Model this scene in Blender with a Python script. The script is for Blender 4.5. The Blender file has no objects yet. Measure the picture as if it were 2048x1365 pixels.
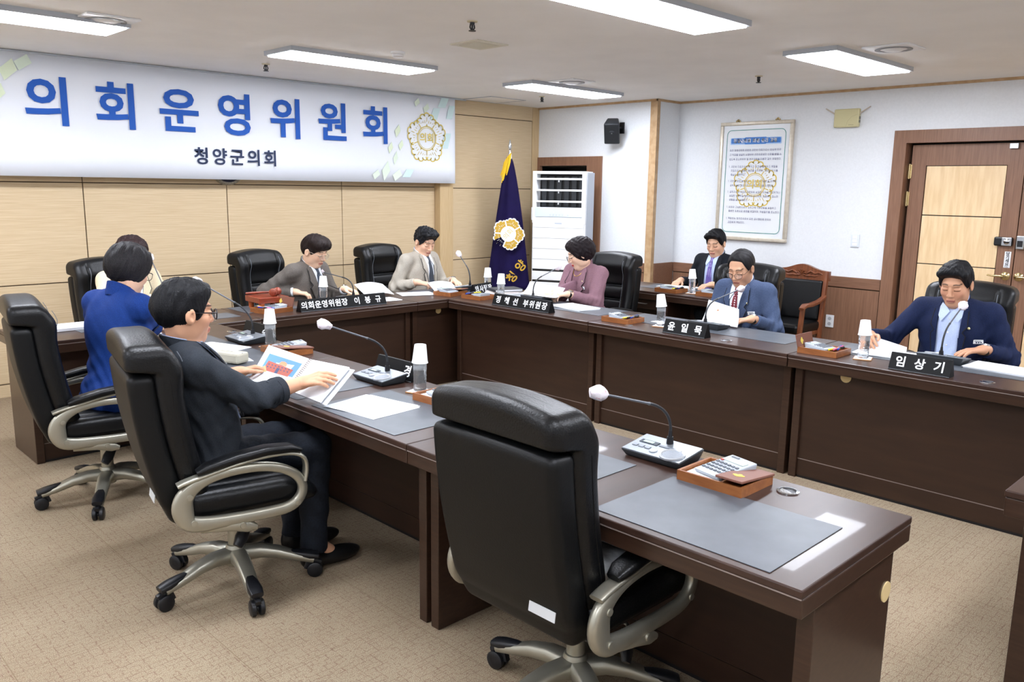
import bpy, bmesh, math, random
import numpy as np
from mathutils import Vector, Matrix, Euler
from mathutils.bvhtree import BVHTree
from mathutils.geometry import tessellate_polygon
random.seed(7)
SC = bpy.context.scene
COL = SC.collection
PI = math.pi
# ------------------------------------------------------------------ camera
cam_d = bpy.data.cameras.new('camera'); cam = bpy.data.objects.new('camera', cam_d); COL.objects.link(cam)
cam_d.sensor_width = 36.0; cam_d.lens = 29.198; cam_d.clip_start = 0.05; cam_d.clip_end = 60
_y, _p, _r = math.radians(44.497), math.radians(10.475), math.radians(0.801)
_F = Vector((math.sin(_y)*math.cos(_p), math.cos(_y)*math.cos(_p), -math.sin(_p)))
_rt = Vector((math.cos(_y), -math.sin(_y), 0)); _up = _rt.cross(_F)
_A = _rt*math.cos(_r)+_up*math.sin(_r); _B = _up*math.cos(_r)-_rt*math.sin(_r)
cam.matrix_world = Matrix(((_A.x,_B.x,-_F.x,0),(_A.y,_B.y,-_F.y,0),(_A.z,_B.z,-_F.z,1.65),(0,0,0,1)))
SC.camera = cam
# ------------------------------------------------------------------ world, exposure
wd = bpy.data.worlds.new('world'); SC.world = wd; wd.use_nodes = True
wd.node_tree.nodes['Background'].inputs[0].default_value = (0.75,0.85,1,1)
wd.node_tree.nodes['Background'].inputs[1].default_value = 0.05
SC.view_settings.view_transform = 'Standard'; SC.view_settings.look = 'None'
SC.view_settings.exposure = 0.0; SC.view_settings.gamma = 1.0; SC.view_settings.use_curve_mapping = False
LIGHT_STRENGTH = 40.0
# ------------------------------------------------------------------ materials
def lin(h):
    if isinstance(h, str):
        h = h.lstrip('#'); c = [int(h[i:i+2],16)/255 for i in (0,2,4)]
    else: c = list(h)
    return [x/12.92 if x <= 0.04045 else ((x+0.055)/1.055)**2.4 for x in c]
MATS = {}
def mat(name, col, rough=0.5, metal=0.0, spec=0.5, col2=None, nscale=(1,1,1), ns=5.0, detail=3.0, bump=0.0, bscale=None,
        trans=0.0, ior=1.45, emit=None, estr=0.0, coat=0.0, sheen=0.0, contrast=(0.35,0.65), attr=None, alpha=1.0):
    if name in MATS: return MATS[name]
    m = bpy.data.materials.new(name); m.use_nodes = True; nt = m.node_tree; b = nt.nodes['Principled BSDF']
    c = lin(col)
    b.inputs['Base Color'].default_value = (*c,1); b.inputs['Roughness'].default_value = rough
    b.inputs['Metallic'].default_value = metal; b.inputs['Specular IOR Level'].default_value = spec
    b.inputs['IOR'].default_value = ior; b.inputs['Transmission Weight'].default_value = trans
    b.inputs['Coat Weight'].default_value = coat; b.inputs['Sheen Weight'].default_value = sheen; b.inputs['Alpha'].default_value = alpha
    if emit: b.inputs['Emission Color'].default_value = (*lin(emit),1); b.inputs['Emission Strength'].default_value = estr
    noise = None
    if col2 or bump:
        tc = nt.nodes.new('ShaderNodeTexCoord'); mp = nt.nodes.new('ShaderNodeMapping'); noise = nt.nodes.new('ShaderNodeTexNoise')
        nt.links.new(tc.outputs['Object'], mp.inputs['Vector']); mp.inputs['Scale'].default_value = nscale
        nt.links.new(mp.outputs['Vector'], noise.inputs['Vector']); noise.inputs['Scale'].default_value = ns; noise.inputs['Detail'].default_value = detail
    if col2:
        rp = nt.nodes.new('ShaderNodeValToRGB'); rp.color_ramp.elements[0].position = contrast[0]; rp.color_ramp.elements[1].position = contrast[1]
        rp.color_ramp.elements[0].color = (*c,1); rp.color_ramp.elements[1].color = (*lin(col2),1)
        nt.links.new(noise.outputs['Fac'], rp.inputs['Fac']); nt.links.new(rp.outputs['Color'], b.inputs['Base Color'])
    if attr:
        at = nt.nodes.new('ShaderNodeAttribute'); at.attribute_name = attr; nt.links.new(at.outputs['Color'], b.inputs['Base Color'])
    if bump:
        bn = noise
        if bscale:
            bn = nt.nodes.new('ShaderNodeTexNoise'); bn.inputs['Scale'].default_value = bscale; bn.inputs['Detail'].default_value = detail
            nt.links.new(mp.outputs['Vector'], bn.inputs['Vector'])
        bp = nt.nodes.new('ShaderNodeBump'); bp.inputs['Strength'].default_value = bump; bp.inputs['Distance'].default_value = 0.01
        nt.links.new(bn.outputs['Fac'], bp.inputs['Height']); nt.links.new(bp.outputs['Normal'], b.inputs['Normal'])
    MATS[name] = m; return m
# ------------------------------------------------------------------ objects
def link(name, me, m=None, parent=None, loc=None, rot=None, smooth=0.6, mw=None):
    o = bpy.data.objects.new(name, me); COL.objects.link(o)
    if m is not None:
        me.materials.clear()
        for x in (m if isinstance(m,(list,tuple)) else [m]): me.materials.append(x)
    if smooth is not None and len(me.polygons):
        me.polygons.foreach_set('use_smooth', [True]*len(me.polygons))
        if smooth < 3: me.set_sharp_from_angle(angle=smooth)
    if mw is not None: o.matrix_world = mw
    if parent: o.parent = parent
    if mw is not None and parent: o.matrix_parent_inverse = Matrix(); o.matrix_local = mw
    if loc is not None: o.location = loc
    if rot is not None: o.rotation_euler = rot
    return o
def tag(o, label=None, cat=None, group=None, kind=None):
    if label: o['label'] = label
    if cat: o['category'] = cat
    if group: o['group'] = group
    if kind: o['kind'] = kind
    return o
def thing(name, label, cat, loc=(0,0,0), rz=0.0, group=None):
    o = bpy.data.objects.new(name, None); COL.objects.link(o); o.location = loc; o.rotation_euler = (0,0,rz); o.empty_display_size = 0.1
    return tag(o, label, cat, group)
def struct(o): o['kind'] = 'structure'; return o
def dup(root, loc, rz, label, group=None):
    r = root.copy(); COL.objects.link(r); r.location = loc; r.rotation_euler = (0,0,rz); r['label'] = label
    if group: r['group'] = group
    for ch in root.children:
        c = ch.copy(); COL.objects.link(c); c.parent = r
        for g in ch.children:
            d = g.copy(); COL.objects.link(d); d.parent = c
    return r
class MB:
    """collects shapes into one mesh"""
    def __init__(s): s.v = []; s.f = []; s.mi = []; s.cur = 0; s.flat = False
    def add(s, vs, fs):
        n = len(s.v); s.v += [tuple(x) for x in vs]; s.f += [tuple(i+n for i in f) for f in fs]; s.mi += [s.cur]*len(fs); return s
    def box(s, c, d, bev=0.0, R=None):
        s.flat = True; bm = bmesh.new(); bmesh.ops.create_cube(bm, size=1)
        for v in bm.verts: v.co = Vector((v.co.x*d[0], v.co.y*d[1], v.co.z*d[2]))
        if bev: bmesh.ops.bevel(bm, geom=list(bm.edges), offset=min(bev, min(d)*0.49), segments=2, affect='EDGES', profile=0.5)
        return s.bm(bm, c, R)
    def b2(s, lo, hi, bev=0.0):
        return s.box([(a+b)/2 for a,b in zip(lo,hi)], [abs(b-a) for a,b in zip(lo,hi)], bev)
    def bm(s, bm, c=(0,0,0), R=None):
        bm.verts.index_update(); c = Vector(c)
        vs = [((R @ v.co) if R else v.co)+c for v in bm.verts]
        s.add(vs, [[v.index for v in f.verts] for f in bm.faces]); bm.free(); return s
    def lathe(s, prof, seg=24, c=(0,0,0), R=None, capb=True, capt=True):
        vs = []; fs = []; n = len(prof)
        for r,z in prof:
            for k in range(seg):
                a = 2*PI*k/seg; vs.append(Vector((r*math.cos(a), r*math.sin(a), z)))
        for i in range(n-1):
            for k in range(seg):
                k2 = (k+1)%seg; fs.append((i*seg+k, i*seg+k2, (i+1)*seg+k2, (i+1)*seg+k))
        if capb: fs.append(tuple(range(seg))[::-1])
        if capt: fs.append(tuple((n-1)*seg+k for k in range(seg)))
        c = Vector(c); return s.add([((R @ v) if R else v)+c for v in vs], fs)
    def cyl(s, a, b, r, r2=None, seg=16):
        a = Vector(a); b = Vector(b); d = b-a; q = d.to_track_quat('Z','Y').to_matrix()
        return s.lathe([(r,0),(r if r2 is None else r2, d.length)], seg, a, q)
    def tube(s, pts, r, seg=8, closed=False, flat=None, upv=None):
        """sweep a round (or flat ellipse: flat=(ratio)) section; r may be a list"""
        P = [Vector(p) for p in pts]; n = len(P); rs = r if isinstance(r,(list,tuple)) else [r]*n
        vs = []; fs = []; prev = Vector(upv) if upv else None
        for i in range(n):
            t = (P[(i+1)%n]-P[i-1]) if closed else (P[min(i+1,n-1)]-P[max(i-1,0)])
            t.normalize()
            if prev is None: prev = Vector((0,0,1)) if abs(t.z) < 0.9 else Vector((1,0,0))
            u = (prev - t*prev.dot(t)); u.normalize(); w = t.cross(u)
            if not upv: prev = u
            for k in range(seg):
                a = 2*PI*k/seg; fr = 1.0 if flat is None else flat
                ru = rs[i][0] if isinstance(rs[i],tuple) else rs[i]*fr
                rw = rs[i][1] if isinstance(rs[i],tuple) else rs[i]
                ca, sa = math.cos(a), math.sin(a)
                if isinstance(rs[i],tuple): ca = math.copysign(abs(ca)**0.6, ca); sa = math.copysign(abs(sa)**0.6, sa)
                vs.append(P[i]+u*(ru*ca)+w*(rw*sa))
        m = n if closed else n-1
        for i in range(m):
            j = (i+1)%n
            for k in range(seg):
                k2 = (k+1)%seg; fs.append((i*seg+k, i*seg+k2, j*seg+k2, j*seg+k))
        if not closed: fs.append(tuple(range(seg))[::-1]); fs.append(tuple((n-1)*seg+k for k in range(seg)))
        return s.add(vs, fs)
    def prism(s, poly, z0, z1, M=None):
        """extrude a 2D polygon from z0 to z1"""
        n = len(poly); tr = [tuple(t) for t in tessellate_polygon([[Vector((p[0],p[1],0)) for p in poly]])]
        vs = [Vector((p[0],p[1],z0)) for p in poly]+[Vector((p[0],p[1],z1)) for p in poly]
        ar = sum(poly[i][0]*poly[(i+1)%n][1]-poly[(i+1)%n][0]*poly[i][1] for i in range(n))
        fs = []
        for t in tr:
            a,b,c = [poly[i] for i in t]
            cw = (b[0]-a[0])*(c[1]-a[1])-(b[1]-a[1])*(c[0]-a[0])
            t = t if cw > 0 else t[::-1]
            fs.append(tuple(i+n for i in t)); fs.append(t[::-1])
        for i in range(n):
            j = (i+1)%n; q = (i,j,j+n,i+n); fs.append(q if ar > 0 else q[::-1])
        return s.add([(M @ v) if M else v for v in vs], fs)
    def me(s, name='m'):
        me = bpy.data.meshes.new(name); me.from_pydata(s.v, [], s.f); me.update()
        if any(s.mi): me.polygons.foreach_set('material_index', s.mi)
        return me
    def ob(s, name, m=None, parent=None, **k):
        k.setdefault('smooth', 0.33 if s.flat else 0.9); return link(name, s.me(name), m, parent, **k)
def box_ob(name, lo, hi, m, parent=None, bev=0.0, **k): return MB().b2(lo,hi,bev).ob(name, m, parent, **k)
_TXT = {}; _TO = []
def text_mesh(t, size, bold=0.0, ext=0.0008, align='CENTER', space=1.0):
    key = (t,size,bold,ext,align,space)
    if key in _TXT: return _TXT[key]
    if not _TO: _TO.append(bpy.data.objects.new('txt', bpy.data.curves.new('txt', 'FONT')))
    o = _TO[0]; c = o.data; c.body = t; c.size = size; c.align_x = align; c.align_y = 'CENTER'; c.extrude = ext; c.offset = bold
    c.space_character = space; c.resolution_u = 3
    me = bpy.data.meshes.new_from_object(o); _TXT[key] = me; return me
# small Hangul lettering composed of strokes: consonants in a unit cell, vowels as bars
CONS = {'ㄱ':[[(0,1),(1,1),(0.85,0)]],'ㄴ':[[(0,1),(0,0),(1,0)]],'ㄷ':[[(1,1),(0,1),(0,0),(1,0)]],'ㄹ':[[(0,1),(1,1),(1,0.5),(0,0.5),(0,0),(1,0)]],'ㅁ':[[(0,0),(0,1),(1,1),(1,0),(0,0)]],
 'ㅂ':[[(0,1),(0,0),(1,0),(1,1)],[(0,0.5),(1,0.5)]],'ㅅ':[[(0.5,1),(0.4,0.5),(0,0)],[(0.48,0.6),(1,0)]],'ㅇ':[[(0.5+0.5*math.cos(k*PI/4),0.5+0.5*math.sin(k*PI/4)) for k in range(9)]],
 'ㅈ':[[(0,1),(1,1),(0.5,0.55),(0,0)],[(0.5,0.55),(1,0)]],'ㅊ':[[(0.35,1.1),(0.65,1.1)],[(0,0.85),(1,0.85),(0.5,0.5),(0,0)],[(0.5,0.5),(1,0)]],'ㅋ':[[(0,1),(1,1),(0.85,0)],[(0,0.5),(0.9,0.5)]],
 'ㅌ':[[(1,1),(0,1),(0,0),(1,0)],[(0,0.5),(1,0.5)]],'ㅍ':[[(0,1),(1,1)],[(0,0),(1,0)],[(0.3,1),(0.3,0)],[(0.7,1),(0.7,0)]],'ㅎ':[[(0.35,1.1),(0.65,1.1)],[(0,0.8),(1,0.8)],[(0.5+0.36*math.cos(k*PI/4),0.32+0.32*math.sin(k*PI/4)) for k in range(9)]]}
LEAD = 'ㄱ ㄱㄱ ㄴ ㄷ ㄷㄷ ㄹ ㅁ ㅂ ㅂㅂ ㅅ ㅅㅅ ㅇ ㅈ ㅈㅈ ㅊ ㅋ ㅌ ㅍ ㅎ'.split()
TAIL = ['']+'ㄱ ㄱㄱ ㄱㅅ ㄴ ㄴㅈ ㄴㅎ ㄷ ㄹ ㄹㄱ ㄹㅁ ㄹㅂ ㄹㅅ ㄹㅌ ㄹㅍ ㄹㅎ ㅁ ㅂ ㅂㅅ ㅅ ㅅㅅ ㅇ ㅈ ㅊ ㅋ ㅌ ㅍ ㅎ'.split()
# vowel index -> (under-stem: 0 none,1 up,2 two up,-1 down,-2 two down,9 plain bar ; side bar: 0 none, 1 plain, 2 right tick, 3 two right ticks, 4 left tick, 5 two left ticks ; second bar)
VOW = [(0,2,0),(0,2,1),(0,3,0),(0,3,1),(0,4,0),(0,4,1),(0,5,0),(0,5,1),(1,0,0),(1,2,0),(1,2,1),(1,1,0),(2,0,0),(-1,0,0),(-1,4,0),(-1,4,1),(-1,1,0),(-2,0,0),(9,0,0),(9,1,0),(0,1,0)]
def syllable(ch):
    i = ord(ch)-0xAC00; l,v,t = LEAD[i//588],VOW[(i%588)//28],TAIL[i%28]; S = []
    y0 = 0.36 if t else 0.0; xr = 0.62 if v[1] else 0.95
    if v[1] and v[2]: xr = 0.52
    cy0 = y0+(0.30*(1-y0) if v[0] else 0.10*(1-y0)); cy1 = 0.97
    def put_c(cl, x0, x1, ya, yb):
        w = (x1-x0)/len(cl)
        for k,c in enumerate(cl):
            for st in CONS[c]: S.append([(x0+w*k+(w-0.04)*p[0], ya+(yb-ya)*p[1]) for p in st])
    put_c(l, 0.08 if not v[0] or v[1] else 0.2, xr-0.08 if v[1] else 0.8, cy0, cy1)
    if v[0]:
        yb = y0+0.12*(1-y0); S.append([(0.0,yb),(xr if v[1] else 1.0,yb)]); m = (xr if v[1] else 1.0)/2; h = 0.14*(1-y0)
        for dx in ({1:(0,),2:(-0.12,0.12)}.get(abs(v[0]),())): S.append([(m+dx,yb),(m+dx,yb+(h if v[0] > 0 else -h*0.8))])
    if v[1]:
        x = 0.80 if not v[2] else 0.70; S.append([(x,y0),(x,1.0)]); my = (y0+1)/2
        for dy in ({2:(0,),3:(-0.1,0.1),4:(0,),5:(-0.1,0.1)}.get(v[1],())): S.append([(x,my+dy),(x+(0.15 if v[1] < 4 else -0.15),my+dy)])
        if v[2]: S.append([(0.90,y0),(0.90,1.0)])
    if t: put_c([c for c in t], 0.2, 0.92, 0.0, 0.27)
    return S
def stroke_text_mesh(t, size, w):
    mb = MB(); x = 0.0
    def bar(a, b):
        a = Vector(a); b = Vector(b); d = b-a
        if d.length < 1e-6: return
        d.normalize(); n = Vector((-d.y,d.x))*w/2; d = d*w/2; mb.add([(*(a-d+n),0.0),(*(a-d-n),0.0),(*(b+d-n),0.0),(*(b+d+n),0.0)],[(0,1,2,3)])
    for ch in t:
        if ch == ' ': x += 0.34; continue
        if '가' <= ch <= '힣': S = syllable(ch); adv = 1.02; sc = 0.86
        elif ch == '1': S = [[(0.1,0.8),(0.3,1),(0.3,0)]]; adv = 0.5; sc = 0.86
        else: S = [[(0.1,0.02),(0.1,-0.08 if ch == ',' else 0.0)]]; adv = 0.32; sc = 0.86
        for st in S:
            for p,q in zip(st,st[1:]): bar(((x+p[0]*sc)*size,(p[1]*sc-0.4)*size),((x+q[0]*sc)*size,(q[1]*sc-0.4)*size))
        x += adv
    return mb.me('lettering'), x*size
def text_ob(name, t, size, m, parent, M, **k):
    me = text_mesh(t, size, **k).copy(); return link(name, me, m, parent, smooth=None, mw=M)
def frame(o, x, y):
    """matrix with origin o, local x and y axes; z = x cross y"""
    x = Vector(x).normalized(); y = Vector(y).normalized(); z = x.cross(y)
    return Matrix(((x.x,y.x,z.x,o[0]),(x.y,y.y,z.y,o[1]),(x.z,y.z,z.z,o[2]),(0,0,0,1)))
# ------------------------------------------------------------------ distance fields -> mesh (surface nets on a rectilinear grid)
def axis(lo, hi, h, fine=(), hf=0.003):
    out = [lo]; x = lo
    while x < hi:
        st = h
        for a,b in fine:
            if x+h*0.5 > a and x < b: st = hf
        x += st; out.append(x)
    return np.array(out, np.float32)
class Field:
    def __init__(s, xs, ys, zs): s.ax = (xs,ys,zs); s.D = np.full((len(xs),len(ys),len(zs)), 0.5, np.float32)
    @staticmethod
    def uni(lo, hi, h): return Field(*[axis(a,b,h) for a,b in zip(lo,hi)])
    def sl(s, lo, hi):
        return tuple(slice(max(0,int(np.searchsorted(a,l))-1), int(np.searchsorted(a,u))+1) for a,l,u in zip(s.ax,lo,hi))
    def apply(s, fn, lo, hi, k=0.0, op='u'):
        S = s.sl(lo,hi); X = s.ax[0][S[0]][:,None,None]; Y = s.ax[1][S[1]][None,:,None]; Z = s.ax[2][S[2]][None,None,:]
        if X.size == 0 or Y.size == 0 or Z.size == 0: return s
        d = fn(X,Y,Z); D = s.D[S]
        if op == 'u':
            if k > 0:
                h = np.clip(0.5+0.5*(D-d)/k,0,1); r = D*(1-h)+d*h-k*h*(1-h)
            else: r = np.minimum(D,d)
        elif op == 's':
            d = -d
            if k > 0:
                h = np.clip(0.5-0.5*(D-d)/k,0,1); r = D*(1-h)+d*h+k*h*(1-h)
            else: r = np.maximum(D,d)
        elif k > 0:
            h = np.clip(0.5-0.5*(D-d)/k,0,1); r = D*(1-h)+d*h+k*h*(1-h)
        else: r = np.maximum(D,d)
        s.D[S] = r; return s
    def cap(s, a, b, ra, rb=None, k=0.0, op='u', flat=False):
        rb = ra if rb is None else rb; a = np.array(a,float); b = np.array(b,float); ba = b-a; L2 = float(ba@ba)+1e-12; L = L2**0.5; m = max(ra,rb)+k+0.02
        def fn(X,Y,Z):
            t = ((X-a[0])*ba[0]+(Y-a[1])*ba[1]+(Z-a[2])*ba[2])/L2; tc = np.clip(t,0,1)
            d = np.sqrt((X-a[0]-tc*ba[0])**2+(Y-a[1]-tc*ba[1])**2+(Z-a[2]-tc*ba[2])**2)-(ra+(rb-ra)*tc)
            if flat: d = np.maximum(d, (t-1)*L)
            return d
        return s.apply(fn, np.minimum(a,b)-m, np.maximum(a,b)+m, k, op)
    def ell(s, c, r, R=None, k=0.0, op='u'):
        c = np.array(c,float); r = np.array(r,float); m = float(max(r))+k+0.02; Rm = np.eye(3) if R is None else np.array(R)
        def fn(X,Y,Z):
            x,y,z = X-c[0],Y-c[1],Z-c[2]
            if R is not None: x,y,z = [Rm[0,i]*x+Rm[1,i]*y+Rm[2,i]*z for i in range(3)]
            k0 = np.sqrt((x/r[0])**2+(y/r[1])**2+(z/r[2])**2)+1e-9; k1 = np.sqrt((x/r[0]**2)**2+(y/r[1]**2)**2+(z/r[2]**2)**2)+1e-9
            return k0*(k0-1)/k1
        return s.apply(fn, c-m, c+m, k, op)
    def net(s):
        D = s.D; D[0]=D[-1]=0.5; D[:,0]=D[:,-1]=0.5; D[:,:,0]=D[:,:,-1]=0.5
        I = D < 0; nx,ny,nz = D.shape
        c = np.zeros((nx-1,ny-1,nz-1), np.uint8)
        for i in (0,1):
            for j in (0,1):
                for k in (0,1): c += I[i:nx-1+i, j:ny-1+j, k:nz-1+k]
        ci,cj,ck = np.nonzero((c>0)&(c<8)); flat = (ci.astype(np.int64)*(ny-1)+cj)*(nz-1)+ck
        P = np.zeros((len(ci),3)); W = np.zeros(len(ci)); xs,ys,zs = s.ax
        cor = [(0,0,0),(1,0,0),(0,1,0),(1,1,0),(0,0,1),(1,0,1),(0,1,1),(1,1,1)]
        val = [D[ci+a,cj+b,ck+e] for a,b,e in cor]; pos = [np.stack([xs[ci+a],ys[cj+b],zs[ck+e]],1) for a,b,e in cor]
        for u,v in ((0,1),(2,3),(4,5),(6,7),(0,2),(1,3),(4,6),(5,7),(0,4),(1,5),(2,6),(3,7)):
            m = (val[u]<0) != (val[v]<0); t = np.where(m, val[u]/np.where(m, val[u]-val[v], 1), 0)[:,None]
            P += np.where(m[:,None], pos[u]+t*(pos[v]-pos[u]), 0); W += m
        P /= W[:,None]
        def idx(i,j,k): return np.searchsorted(flat, (i.astype(np.int64)*(ny-1)+j)*(nz-1)+k)
        Q = []
        for a in range(3):
            sl0 = [slice(None)]*3; sl1 = [slice(None)]*3; sl0[a] = slice(0,-1); sl1[a] = slice(1,None)
            s0 = I[tuple(sl0)]; s1 = I[tuple(sl1)]; e = np.nonzero(s0 != s1); ins = s0[e]
            i,j,k = e
            if a == 0: q = [idx(i,j-1,k-1),idx(i,j,k-1),idx(i,j,k),idx(i,j-1,k)]
            elif a == 1: q = [idx(i-1,j,k-1),idx(i-1,j,k),idx(i,j,k),idx(i,j,k-1)]
            else: q = [idx(i-1,j-1,k),idx(i,j-1,k),idx(i,j,k),idx(i-1,j,k)]
            q = np.stack(q,1); q[~ins] = q[~ins][:,::-1]; Q.append(q)
        return P, np.concatenate(Q)
def np_mesh(name, P, Q):
    me = bpy.data.meshes.new(name); me.vertices.add(len(P)); me.vertices.foreach_set('co', np.ascontiguousarray(P,dtype=np.float32).ravel())
    n = len(Q); me.loops.add(n*4); me.loops.foreach_set('vertex_index', np.ascontiguousarray(Q,dtype=np.int32).ravel())
    me.polygons.add(n); me.polygons.foreach_set('loop_start', np.arange(0,n*4,4,dtype=np.int32)); me.polygons.foreach_set('loop_total', np.full(n,4,np.int32))
    me.update(calc_edges=True); me.validate(); return me
def relax(P, Q, it=1, lam=0.5):
    for _ in range(it):
        S = np.zeros_like(P); N = np.zeros(len(P))
        for a,b in ((0,1),(1,2),(2,3),(3,0)):
            np.add.at(S, Q[:,a], P[Q[:,b]]); np.add.at(N, Q[:,a], 1); np.add.at(S, Q[:,b], P[Q[:,a]]); np.add.at(N, Q[:,b], 1)
        P = P+lam*(S/np.maximum(N,1)[:,None]-P)
    return P
# ================================================================== the room
ZC = 2.585; YB = 7.18; YF = 7.10; XR1 = 7.38; XR2 = 7.79; XL = -2.3; YN = -2.6
m_wallw = mat('white_wall_paint', '#e6e9ec', 0.75, col2='#eaedf0', ns=60, bump=0.05)
m_ceil = mat('ceiling_paint', '#f1f0ee', 0.8, col2='#f5f4f2', ns=3)
m_linen = mat('linen_laminate', '#c4ab86', 0.55, col2='#d4bf9d', nscale=(1.2,1.2,60), ns=4, detail=4, bump=0.06, contrast=(0.3,0.7))
m_linen_v = mat('beige_wood_laminate', '#c0a277', 0.5, col2='#d0b78e', nscale=(60,60,1.5), ns=4, detail=4, contrast=(0.3,0.7))
m_trimoak = mat('oak_trim', '#b5936a', 0.5, col2='#c6a680', nscale=(3,3,3), ns=6)
m_groove = mat('dark_groove', '#4a3722', 0.8)
m_brownv = mat('brown_laminate_vertical', '#7a5844', 0.42, col2='#916b54', nscale=(45,45,1.6), ns=3, detail=5, contrast=(0.3,0.7))
m_brownh = mat('brown_laminate_horizontal', '#765441', 0.42, col2='#8c6751', nscale=(45,1.6,45), ns=3, detail=5, contrast=(0.3,0.7))
m_maple = mat('maple_panel', '#e3c293', 0.4, col2='#efd3a8', nscale=(10,10,1.2), ns=3, detail=4)
m_black = mat('black_plastic', '#15161a', 0.4)
m_whitepl = mat('white_plastic', '#eef0f2', 0.4)
m_brass = mat('brass', '#cdb98a', 0.22, 1.0)
m_steel = mat('brushed_steel', '#b9bcc0', 0.3, 1.0)
m_chrome = mat('chrome', '#d6d8dc', 0.12, 1.0)
m_dark = mat('dark_void', '#1c1b1a', 0.6)
# carpet
def carpet():
    m = bpy.data.materials.new('woven_carpet'); m.use_nodes = True; nt = m.node_tree; b = nt.nodes['Principled BSDF']; L = nt.links.new
    N = nt.nodes.new; tc = N('ShaderNodeTexCoord')
    def mapped(sc, rot=0):
        q = N('ShaderNodeMapping'); q.inputs['Scale'].default_value = sc; q.inputs['Rotation'].default_value = (0,0,rot); L(tc.outputs['Object'], q.inputs['Vector']); return q.outputs['Vector']
    def ramp(src, p0, p1, c0, c1):
        r = N('ShaderNodeValToRGB'); r.color_ramp.elements[0].position = p0; r.color_ramp.elements[1].position = p1
        r.color_ramp.elements[0].color = (*lin(c0),1); r.color_ramp.elements[1].color = (*lin(c1),1); L(src, r.inputs['Fac']); return r.outputs['Color']
    def mix(f, a, c, mode='MIX'):
        x = N('ShaderNodeMix'); x.data_type = 'RGBA'; x.blend_type = mode
        if isinstance(f,float): x.inputs['Factor'].default_value = f
        else: L(f, x.inputs['Factor'])
        L(a, x.inputs['A']); L(c, x.inputs['B']); return x.outputs['Result']
    n1 = N('ShaderNodeTexNoise'); n1.inputs['Scale'].default_value = 420; n1.inputs['Detail'].default_value = 2; L(mapped((1,1,1)), n1.inputs['Vector'])
    base = ramp(n1.outputs['Fac'], 0.38, 0.62, '#655844', '#b9a88d')
    n2 = N('ShaderNodeTexNoise'); n2.inputs['Scale'].default_value = 1.3; n2.inputs['Detail'].default_value = 3; L(mapped((1,1,1)), n2.inputs['Vector'])
    base = mix(0.25, base, ramp(n2.outputs['Fac'], 0.35, 0.65, '#837260', '#ad9e89'))
    n3 = N('ShaderNodeTexNoise'); n3.inputs['Scale'].default_value = 75; n3.inputs['Detail'].default_value = 3; L(mapped((1,2.2,1)), n3.inputs['Vector'])
    fk = N('ShaderNodeMapRange'); fk.inputs['From Min'].default_value = 0.54; fk.inputs['From Max'].default_value = 0.66; fk.inputs['To Max'].default_value = 0.55; L(n3.outputs['Fac'], fk.inputs['Value'])
    rf = N('ShaderNodeRGB'); rf.outputs[0].default_value = (*lin('#7d5f4e'),1); base = mix(fk.outputs['Result'], base, rf.outputs[0])
    # short woven dashes: two brick patterns, broken by noise
    def dashes(w, h, off, seed, rot, thr):
        bk = N('ShaderNodeTexBrick'); bk.inputs['Scale'].default_value = 1.0; bk.inputs['Brick Width'].default_value = w; bk.inputs['Row Height'].default_value = h
        bk.inputs['Mortar Size'].default_value = 0.0016; bk.inputs['Mortar Smooth'].default_value = 0.4; bk.offset = off
        nz = N('ShaderNodeTexNoise'); nz.inputs['Scale'].default_value = 28; nz.inputs['Detail'].default_value = 3; L(mapped((1+seed,1,1)), nz.inputs['Vector'])
        wv = N('ShaderNodeVectorMath'); wv.operation = 'MULTIPLY_ADD'; L(nz.outputs['Color'], wv.inputs[0]); wv.inputs[1].default_value = (0.016,0.016,0); L(mapped((1,1,1), rot), wv.inputs[2])
        L(wv.outputs['Vector'], bk.inputs['Vector'])
        nb = N('ShaderNodeTexNoise'); nb.inputs['Scale'].default_value = 16+seed*7; nb.inputs['Detail'].default_value = 2; L(mapped((1,1+seed,1)), nb.inputs['Vector'])
        g = N('ShaderNodeMath'); g.operation = 'GREATER_THAN'; L(nb.outputs['Fac'], g.inputs[0]); g.inputs[1].default_value = thr
        mu = N('ShaderNodeMath'); mu.operation = 'MULTIPLY'; L(bk.outputs['Fac'], mu.inputs[0]); L(g.outputs['Value'], mu.inputs[1])
        m2 = N('ShaderNodeMath'); m2.operation = 'MULTIPLY'; L(mu.outputs['Value'], m2.inputs[0]); m2.inputs[1].default_value = 0.55; return m2.outputs['Value']
    rgb = N('ShaderNodeRGB'); rgb.outputs[0].default_value = (*lin('#74584a'),1)
    base = mix(dashes(0.06,0.026,0.37,0.0,0,0.47), base, rgb.outputs[0])
    base = mix(dashes(0.075,0.040,0.21,0.7,PI/2,0.5), base, rgb.outputs[0])
    # tile seams
    sb = N('ShaderNodeTexBrick'); sb.offset = 0.0; sb.inputs['Scale'].default_value = 1; sb.inputs['Brick Width'].default_value = 0.6; sb.inputs['Row Height'].default_value = 0.6
    sb.inputs['Mortar Size'].default_value = 0.0016; sb.inputs['Mortar Smooth'].default_value = 0.1; L(mapped((1,1,1)), sb.inputs['Vector'])
    r2 = N('ShaderNodeRGB'); r2.outputs[0].default_value = (*lin('#6f5a44'),1)
    hf = N('ShaderNodeMath'); hf.operation = 'MULTIPLY'; hf.inputs[1].default_value = 0.55; L(sb.outputs['Fac'], hf.inputs[0])
    base = mix(hf.outputs['Value'], base, r2.outputs[0])
    L(base, b.inputs['Base Color']); b.inputs['Roughness'].default_value = 0.95; b.inputs['Specular IOR Level'].default_value = 0.1
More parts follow.
